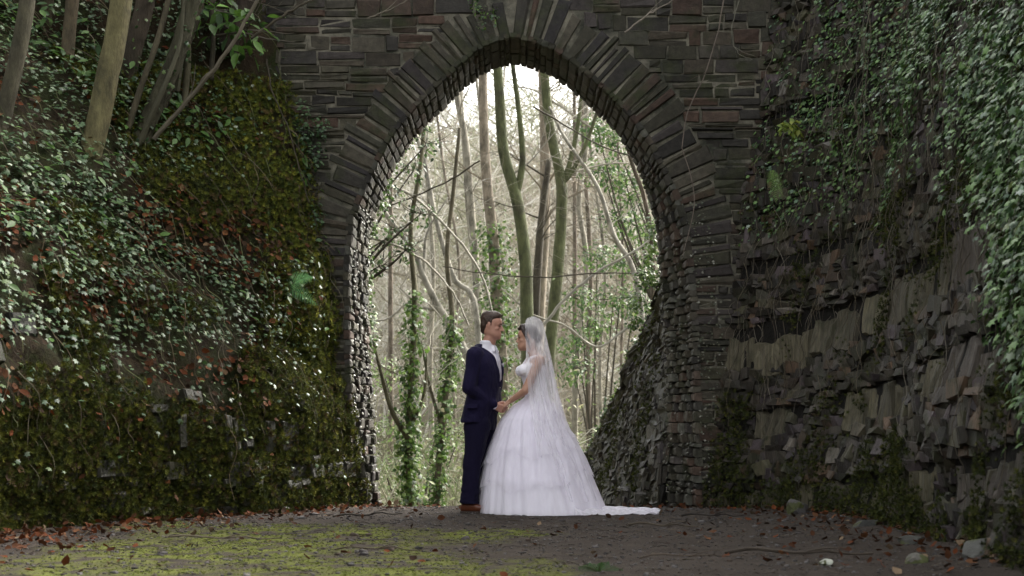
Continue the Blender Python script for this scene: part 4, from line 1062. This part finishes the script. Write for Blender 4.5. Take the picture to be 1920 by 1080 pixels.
def to_local(root_loc, rz, p):
    x, y = p[0]-root_loc[0], p[1]-root_loc[1]; c, s_ = math.cos(-rz), math.sin(-rz)
    return np.array([c*x-s_*y, s_*x+c*y, p[2]-root_loc[2]])

# ---------- groom
GL = (-.333, 14.02, .0); GZ = R(-20)
g = empty('person', GL, 'person in a navy suit and brown shoes with brown hair holding hands with the bride', 'person', GZ)
gl = lambda p: to_local(GL, GZ, p)
HN = np.array([-.075, 13.90, .925]); HF = np.array([-.075, 14.10, .935])      # held hands, near / far
wn = gl(HN+np.array([-.085, -.01, .045])); wf = gl(HF+np.array([-.085, .01, .045]))
shn = np.array([.075, -.185, 1.425]); shf = np.array([.085, .185, 1.425])
en = np.array([.035, -.235, 1.125]); ef = np.array([.06, .24, 1.14])
horg = np.array([.162, 0, 1.572]); ps, TG = head(.245, horg, R(6), R(6))
body = list(ps)
body += chain([(.09, 0, 1.44), (.125, 0, 1.52), (.160, 0, 1.62)], [.075, .060, .060])
body += [zloft([(.80, .05, .09, .14), (.95, .075, .095, .15), (1.05, .085, .09, .14), (1.2, .095, .105, .16), (1.35, .09, .10, .17), (1.43, .09, .07, .12), (1.48, .095, .05, .06)])]
for sg, an in ((-1, -.105), (1, .10)):
    body += chain([(.07, an*.9, .86), (.02, an, .48), (-.02, an, .09)], [.078, .052, .036]); body += [capsule((-.03, an, .05), (.12, an*1.1, .035), .034, .03)]
for (a_, b_, c_) in ((shn, en, wn), (shf, ef, wf)): body += chain([a_, b_, c_], [.048, .038, .027])
adir = gl(HN+np.array([1., 0.25, -.45])*1)-gl(HN); body += hand(wn, adir, gl(HN+np.array([.1, 1, .2]))-gl(HN), .55, 1)
adir = gl(HF+np.array([1., -0.25, -.45])*1)-gl(HF); body += hand(wf, adir, gl(HF+np.array([.1, -1, .2]))-gl(HF), .55, -1)
M['skin_m'] = mat('warm_skin', color=(.46, .24, .18), rough=.5, spec=.4, nscale=25, namt=.08, bump=.05, bscale=200, bdist=.001, tone=1)
M['skin_f'] = mat('tan_skin', color=(.43, .235, .165), rough=.48, spec=.4, nscale=25, namt=.06, bump=.05, bscale=200, bdist=.001, tone=1)
fuse('body', body, 'skin_m', g, .0065, 2)
# hair: short cap with squared hairline
HR = [(.16, -.25, .05, .12), (.20, -.25, .10, .20), (.28, -.25, .14, .26), (.38, -.235, .175, .315), (.48, -.215, .215, .335), (.56, -.18, .25, .35), (.64, -.13, .30, .36), (.72, -.10, .36, .355), (.78, -.08, .375, .35), (.84, -.055, .385, .335), (.93, -.05, .345, .29), (1.0, -.05, .24, .21), (1.03, -.05, .12, .1), (1.04, -.05, .04, .04)]
v, f = zloft(HR, 2.2, 30)
hp = [(TG(v), f)]
for s_ in (-1, 1):
    vv, ff = capsule((.03, s_*.315, .68), (.045, s_*.31, .50), .045, .022); hp.append((TG(vv), ff))
vv, ff = capsule((.17, .13, .945), (.19, -.13, .935), .07, .07); hp.append((TG(vv), ff))
def hd(co): return co+(fbm(co[:, 0]*60, co[:, 1]*30+co[:, 2]*40)-.5)[:, None]*.012*np.array([1, 1, 1])
fuse('hair', hp, 'hair_m', g, .006, 2, hd)
for s_ in (-1, 1):
    v, f = capsule((.335, s_*.125, .497), (.337, s_*.145, .497), .022, .02); mesh('eye', TG(v), f, 'dark', g, True)
    v, f = capsule((.372, s_*.06, .575), (.335, s_*.19, .575), .016, .013); mesh('eyebrow', TG(v), f, 'hair_m', g, True)
# shirt front + collar
fuse('shirt', [zloft([(1.08, .10, .125, .12), (1.2, .115, .125, .13), (1.32, .115, .122, .12), (1.42, .115, .098, .095), (1.475, .11, .072, .08), (1.52, .115, .068, .07), (1.555, .118, .066, .068), (1.56, .12, .03, .03)], 2.1)]
     + chain([(.175, .02, 1.50), (.20, .05, 1.46)], [.018, .012])+chain([(.175, -.02, 1.50), (.20, -.05, 1.46)], [.018, .012]), 'shirt', g, .007, 2)
fuse('tie', chain([(.185, 0, 1.495), (.205, 0, 1.47)], [.022, .016])+[loft_rings([((.205, 0, 1.47), .008, .016, EX, EY, 3), ((.225, 0, 1.38), .012, .032, EX, EY, 3), ((.235, 0, 1.28), .012, .036, EX, EY, 3), ((.235, 0, 1.2), .012, .034, EX, EY, 3)], 16)], 'tie', g, .006, 1)
def vfront(co):   # open the jacket in a V at the front
    return co
jk = [zloft([(.815, .035, .150, .225), (.84, .038, .152, .225), (.92, .055, .152, .215), (1.0, .075, .150, .205), (1.08, .085, .145, .195), (1.18, .093, .150, .20), (1.28, .095, .150, .212), (1.36, .090, .140, .218), (1.42, .085, .122, .205), (1.455, .08, .098, .165), (1.485, .075, .078, .11), (1.515, .072, .066, .078), (1.53, .07, .05, .05)], 2.3, 40)]
for (a_, b_, c_) in ((shn, en, wn), (shf, ef, wf)):
    dd = (c_-b_)/np.linalg.norm(c_-b_); jk += chain([a_, (a_+b_)/2, b_, (b_+c_)/2, c_-dd*.018], [.078, .070, .062, .054, .046])
def jd(co):
    # V opening: push jacket inward where shirt shows, and body folds
    x, y, z_ = co[:, 0], co[:, 1], co[:, 2]
    w = np.clip((z_-1.16)/.34, 0, 1)*.095; k = (z_ > 1.16) & (x > .10) & (np.abs(y) < w)
    co = co.copy(); co[k, 0] -= .055
    # lapel ridge
    r_ = np.exp(-((np.abs(y)-(w+.022))/.012)**2)*(z_ > 1.14)*(z_ < 1.47)*(x > .10); co[:, 0] += r_*.012
    # cutaway of the front edge at hem
    lo = (z_ < 1.0) & (x > .05); co[lo, 0] -= (1.0-z_[lo])*.12*np.clip((x[lo]-.05)/.1, 0, 1)
    # soft creases
    cr = (fbm(x*9+y*14, z_*7+3)-.5)*.030; nrm_ = np.stack([x-.08, y, z_*0], 1); nrm_ /= np.linalg.norm(nrm_, axis=1)[:, None]+1e-6
    return co+nrm_*cr[:, None]
fuse('jacket', jk, 'suit', g, .007, 2, jd)
mesh('pocket_flap', *loft_rings([((.055, -.228, .985), .055, .006, EX, np.array([0, 1., 0]), 4), ((.055, -.236, .945), .055, .006, EX, EY, 4)], 12), 'suit', g)
for (b_, c_, sg) in ((en, wn, 1), (ef, wf, 1)):
    dd = (c_-b_)/np.linalg.norm(c_-b_); v, f = capsule(c_-dd*.03, c_-dd*.004, .036, .036); mesh('shirt_cuff', v, f, 'shirt', g, True)
tr = [zloft([(.75, .055, .115, .175), (.85, .06, .125, .185), (.95, .07, .12, .18), (1.02, .075, .11, .17)], 2.2)]
for an in (-.105, .10):
    tr += [zloft([(.085, -.005, .088, .080, an), (.12, -.01, .084, .078, an), (.3, .0, .082, .08, an), (.48, .022, .088, .085, an), (.65, .04, .105, .098, an*.92), (.80, .058, .118, .105, an*.85), (.88, .06, .11, .10, an*.8)], 2.1)]
def td(co):
    z_ = co[:, 2]; x = co[:, 0]; cr = (fbm(x*8+co[:, 1]*12+9, z_*9)-.5)*.03+(fbm(x*2, z_*28)-.5)*.03*np.exp(-((z_-.14)/.09)**2)
    return co+np.stack([cr, cr*.5, z_*0], 1)
fuse('trousers', tr, 'trouser', g, .008, 2, td)
for an in (-.105, .10):
    sh = [loft_rings([((x_, an, h_/2+.012), w_, h_/2, EY, np.array([0, 0, 1.]), 2.4) for (x_, w_, h_) in [(-.095, .02, .05), (-.085, .034, .075), (-.04, .040, .092), (.02, .042, .088), (.08, .048, .070), (.14, .050, .056), (.18, .042, .046), (.20, .022, .03)]], 20)]
    o = fuse('shoe', sh, 'shoe', g, .006, 1)
    sl = loft_rings([((x_, an, .010), w_, .010, EY, np.array([0, 0, 1.]), 5) for (x_, w_) in [(-.10, .02), (-.09, .036), (-.04, .042), (.02, .040), (.08, .051), (.14, .053), (.185, .042), (.207, .02)]], 16)
    s2 = mesh('sole', sl[0], sl[1], 'sole', o)
v, f = capsule((.205, .115, 1.335), (.215, .115, 1.34), .020, .020); 
fl = Bag()
for i in range(14):
    a = i*2.4; c_ = np.array([.222, .085, 1.335])+np.array([.006, .016*math.cos(a), .018*math.sin(a)])*((i % 5)/4+.3)
    vv, ff = capsule(c_, c_+np.array([.006, .004*math.cos(a), .004*math.sin(a)]), .008, .006, 6); fl.add(vv, ff, (.7, .68, .66))
fl.build('buttonhole_flower', 'leafwhite' if 'leafwhite' in M else 'shirt', g, True)

# ---------- bride
BL = (.222, 13.98, .0); BZ = R(180+10)
bride = empty('person', BL, 'person in a white tiered tulle wedding dress and long veil facing the groom', 'person', BZ)
bl = lambda p: to_local(BL, BZ, p)
wbn = bl(HN+np.array([.060, -.012, .085])); wbf = bl(HF+np.array([.060, .012, .085]))
horg = np.array([.085, 0, 1.468]); ps, TB = head(.232, horg, R(-4), R(2), True)
sn = np.array([.0, .155, 1.375]); sf = np.array([.0, -.155, 1.375])
e1 = bl(np.array([.118, 13.79, 1.10])); e2 = bl(np.array([.118, 14.2, 1.10]))
body = list(ps)+chain([(.0, 0, 1.36), (.03, 0, 1.44), (.06, 0, 1.52)], [.06, .046, .047])
TORSO = [(.95, -.02, .08, .11), (1.04, -.005, .08, .115), (1.10, .0, .095, .125), (1.18, .015, .10, .13), (1.26, .03, .108, .145), (1.32, .025, .105, .155), (1.37, .0, .08, .16), (1.41, -.005, .05, .10), (1.43, 0, .04, .05)]
body += [zloft(TORSO)]
body += chain([(.05, .065, 1.29), (.11, .07, 1.285)], [.06, .05])+chain([(.05, -.065, 1.29), (.11, -.07, 1.285)], [.06, .05])
body += chain([(-.02, .06, .93), (0, .09, .5), (0, .08, .12)], [.07, .06, .045])+chain([(-.02, -.06, .93), (0, -.09, .5), (0, -.08, .12)], [.07, .06, .045])
for (a_, b_, c_) in ((sn, e1, wbn), (sf, e2, wbf)): body += chain([a_, (a_*.5+b_*.5), b_, (b_*.55+c_*.45), c_], [.046, .042, .036, .032, .022])
body += hand(wbn, bl(HN+np.array([-1., .1, -.75]))-bl(HN), bl(HN+np.array([-.4, .3, -1]))-bl(HN), .45, -1, .88)
body += hand(wbf, bl(HF+np.array([-1., -.1, -.75]))-bl(HF), bl(HF+np.array([-.4, -.3, -1]))-bl(HF), .45, 1, .88)
fuse('body', body, 'skin_f', bride, .0065, 2)
HB = [(.25, -.28, .07, .12), (.34, -.26, .14, .22), (.45, -.21, .23, .33), (.56, -.18, .27, .365), (.66, -.15, .31, .375), (.76, -.08, .37, .37), (.86, -.06, .375, .335), (.96, -.055, .31, .26), (1.04, -.05, .18, .15), (1.06, -.05, .05, .05)]
v, f = zloft(HB, 2.1, 30); hp = [(TB(v), f)]
for a_, b_, r_, q_ in (((-.36, 0, .42), (-.42, 0, .52), .17, .15), ((-.33, .08, .34), (-.40, -.06, .44), .12, .12), ((.10, .3, .66), (.04, .33, .40), .06, .04), ((.10, -.3, .66), (.04, -.33, .40), .06, .04), ((.04, .335, .42), (-.04, .31, .12), .035, .02), ((.04, -.335, .42), (-.04, -.31, .12), .035, .02), ((.22, .24, .84), (.07, .335, .50), .065, .06), ((.22, -.24, .84), (.07, -.335, .50), .065, .06), ((.07, .335, .50), (-.02, .33, .30), .06, .05), ((.07, -.335, .50), (-.02, -.33, .30), .06, .05), ((.20, .16, .93), (.29, .02, .86), .10, .08), ((.20, -.16, .93), (.29, -.02, .86), .10, .08)):
    vv, ff = capsule(a_, b_, r_, q_); hp.append((TB(vv), ff))
fuse('hair', hp, 'hair_f', bride, .006, 2, hd)
for s_ in (-1, 1):
    v, f = capsule((.335, s_*.125, .50), (.337, s_*.145, .50), .023, .02); mesh('eye', TB(v), f, 'dark', bride, True)
    v, f = capsule((.375, s_*.06, .58), (.335, s_*.19, .585), .010, .008); mesh('eyebrow', TB(v), f, 'hair_f', bride, True)
v, f = capsule((.372, .05, .212), (.372, -.05, .212), .022, .022); mesh('lips', TB(v), f, 'lips', bride, True)
# bodice
BD = [(1.0, -.005, .112, .150), (1.06, .0, .104, .138), (1.12, .005, .103, .134), (1.20, .02, .110, .142), (1.27, .036, .122, .160), (1.32, .035, .120, .162), (1.345, .028, .105, .155), (1.35, .02, .06, .1)]
bd = [zloft(BD, 2.1)]+chain([(.055, .065, 1.29), (.128, .07, 1.285)], [.068, .055])+chain([(.055, -.065, 1.29), (.128, -.07, 1.285)], [.068, .055])
for s_ in (-1, 1): bd += chain([(.12, s_*.08, 1.32), (.07, s_*.085, 1.40), (.0, s_*.085, 1.418), (-.06, s_*.085, 1.37), (-.07, s_*.08, 1.30)], [.016, .012, .012, .012, .014])
fuse('bodice', bd, 'bodice', bride, .007, 2)
bt = Bag(); 
for k_ in range(12):
    v, f = capsule((-.104, .0, 1.02+.024*k_), (-.108, 0, 1.02+.024*k_), .005, .005, 6); bt.add(v, f, (.7, .7, .7))
# skirt shells. world outline: z -> left px, right px
SK = np.array([(1.06, 984, 1028), (1.03, 978, 1034), (.98, 962, 1042), (.92, 950, 1050), (.85, 939, 1056), (.78, 932, 1064), (.68, 925, 1078), (.58, 917, 1090), (.48, 911, 1100), (.38, 906, 1108), (.27, 902, 1117), (.15, 899, 1127), (.05, 897, 1135), (0.0, 896, 1140)])[::-1]
def skirt_shell(name, m, z0, z1, grow, flare, seed, folds=(17, 31), amp=.02, slant=0, n=54, k=300, hemruf=.0, var=1.0):
    V = []
    zs = np.linspace(z0, z1, n)
    for i, z_ in enumerate(zs):
        t = i/(n-1)
        for j in range(k):
            a = 2*math.pi*j/k; zz = z_+(slant*math.cos(a)+.045*math.sin(3*a+seed)+.03*math.sin(7*a+seed*2)+.012*math.sin(19*a+seed*2))*t*var
            l = (np.interp(zz, SK[:, 0], SK[:, 1])-960)/207; r = (np.interp(zz, SK[:, 0], SK[:, 2])-960)/207
            c = (l+r)/2-BL[0]; h = (r-l)/2; front = -.11+.0
            dep = np.interp(zz, [0, .3, .6, .85, 1.0, 1.06], [.56, .50, .40, .28, .17, .14])
            amp_ = amp*np.clip((1.06-zz)/.4, .08, 1)
            w = amp_*(math.sin(folds[0]*a+1.3*math.sin(2*a))*.6+math.sin(folds[1]*a+1+math.sin(3*a))*.4)
            ff = flare*t*t+grow; hr = hemruf*t**6*math.sin(34*a+seed*5+2*math.sin(5*a))
            x = c+math.cos(a)*(h+w+ff+hr)*1.0; y = math.sin(a)*(dep+w+ff+hr)
            V.append((x, y, max(zz, .004)+.0))
    Fc = [(i*k+j, i*k+(j+1) % k, (i+1)*k+(j+1) % k, (i+1)*k+j) for i in range(n-1) for j in range(k)]
    V = np.array(V); c, s_ = math.cos(-BZ), math.sin(-BZ)      # shells are laid out along world axes: turn into the root's frame
    V = np.column_stack([c*V[:, 0]-s_*V[:, 1], s_*V[:, 0]+c*V[:, 1], V[:, 2]])
    return V, Fc
v, f = skirt_shell('u', 'satin', 1.06, .004, -.042, .010, 1.0, (17, 31), .016, var=0); us = mesh('underskirt', v, f, 'satin', bride, True)
for (z0, z1, gr, fl_, sd, sl) in ((1.055, .54, -.008, .016, 2.0, .09), (1.03, .28, -.014, .016, 3.3, .06), (1.0, .006, -.020, .016, 4.7, .0)):
    v, f = skirt_shell('t', 'tulle', z0, z1, gr, fl_, sd, (17, 31), .016, sl, hemruf=.007, var=(0 if z1 < .1 else 1)); mesh('skirt_tier', v, f, 'tulle', bride, True)
# train: thick low folded cloth on the ground
nu, nv = 90, 60; V = []
for i in range(nu):
    t = i/(nu-1); X = .55+t*.76; wy = (.46*(1-t)**.8+.13)*(1 if t < .93 else 1-(t-.93)*5)
    for j in range(nv):
        s_ = -1+2*j/(nv-1); Y_ = 14.0-.03*t+s_*wy+.05*math.sin(t*5)
        zz = float(gz(X, Y_))+.006+(.12*(1-t)**4+.018)*(1-s_*s_)**.6+.013*math.sin(s_*16+t*5)*(1-s_*s_*.6)+.01*math.sin(t*30+s_*7)*t
        xx = X+.03*math.sin(s_*13)*t
        V.append((xx-BL[0], Y_-BL[1], max(zz, float(gz(X, Y_))+.004)))
Fc = [(i*nv+j, i*nv+j+1, (i+1)*nv+j+1, (i+1)*nv+j) for i in range(nu-1) for j in range(nv-1)]
V = np.array(V); c, s_ = math.cos(-BZ), math.sin(-BZ); V = np.column_stack([c*V[:, 0]-s_*V[:, 1], s_*V[:, 0]+c*V[:, 1], V[:, 2]])
mesh('train', V, Fc, 'train', bride, True)
# veil: open at the front, falls from the crown
VL = np.array([(1.775, 997, 1003, .02), (1.768, 992, 1010, .06), (1.735, 989, 1016, .092), (1.68, 988, 1020, .115), (1.58, 989, 1024, .125), (1.48, 991, 1028, .18), (1.43, 991, 1030, .225), (1.36, 991, 1033, .245), (1.25, 993, 1037, .25), (1.1, 996, 1043, .26), (1.0, 998, 1049, .28), (.85, 1004, 1058, .32), (.7, 1010, 1072, .36), (.5, 1022, 1092, .40), (.3, 1040, 1108, .43), (.12, 1052, 1122, .45)])[::-1]
V = []; n, k = 70, 150
for i in range(n):
    z_ = 1.775-(1.775-.12)*(i/(n-1))**1.05
    l = (np.interp(z_, VL[:, 0], VL[:, 1])-960)/207-BL[0]; r = (np.interp(z_, VL[:, 0], VL[:, 2])-960)/207-BL[0]; dp = np.interp(z_, VL[:, 0], VL[:, 3])
    for j in range(k):
        a = math.pi*(-.5+j/(k-1))*1.08; am = .014*np.clip((1.75-z_)/.5, 0, 1)
        w = am*(math.sin(19*a+1.5*math.sin(3*a))+.5*math.sin(41*a+z_*2))
        V.append((l+(r-l)*math.cos(a)+w*math.cos(a), (dp+.01+w)*math.sin(a), z_))
Fc = [(i*k+j, i*k+j+1, (i+1)*k+j+1, (i+1)*k+j) for i in range(n-1) for j in range(k-1)]
V = np.array(V); c, s_ = math.cos(-BZ), math.sin(-BZ); V = np.column_stack([c*V[:, 0]-s_*V[:, 1], s_*V[:, 0]+c*V[:, 1], V[:, 2]])
mesh('veil', V, Fc, 'veil', bride, True)
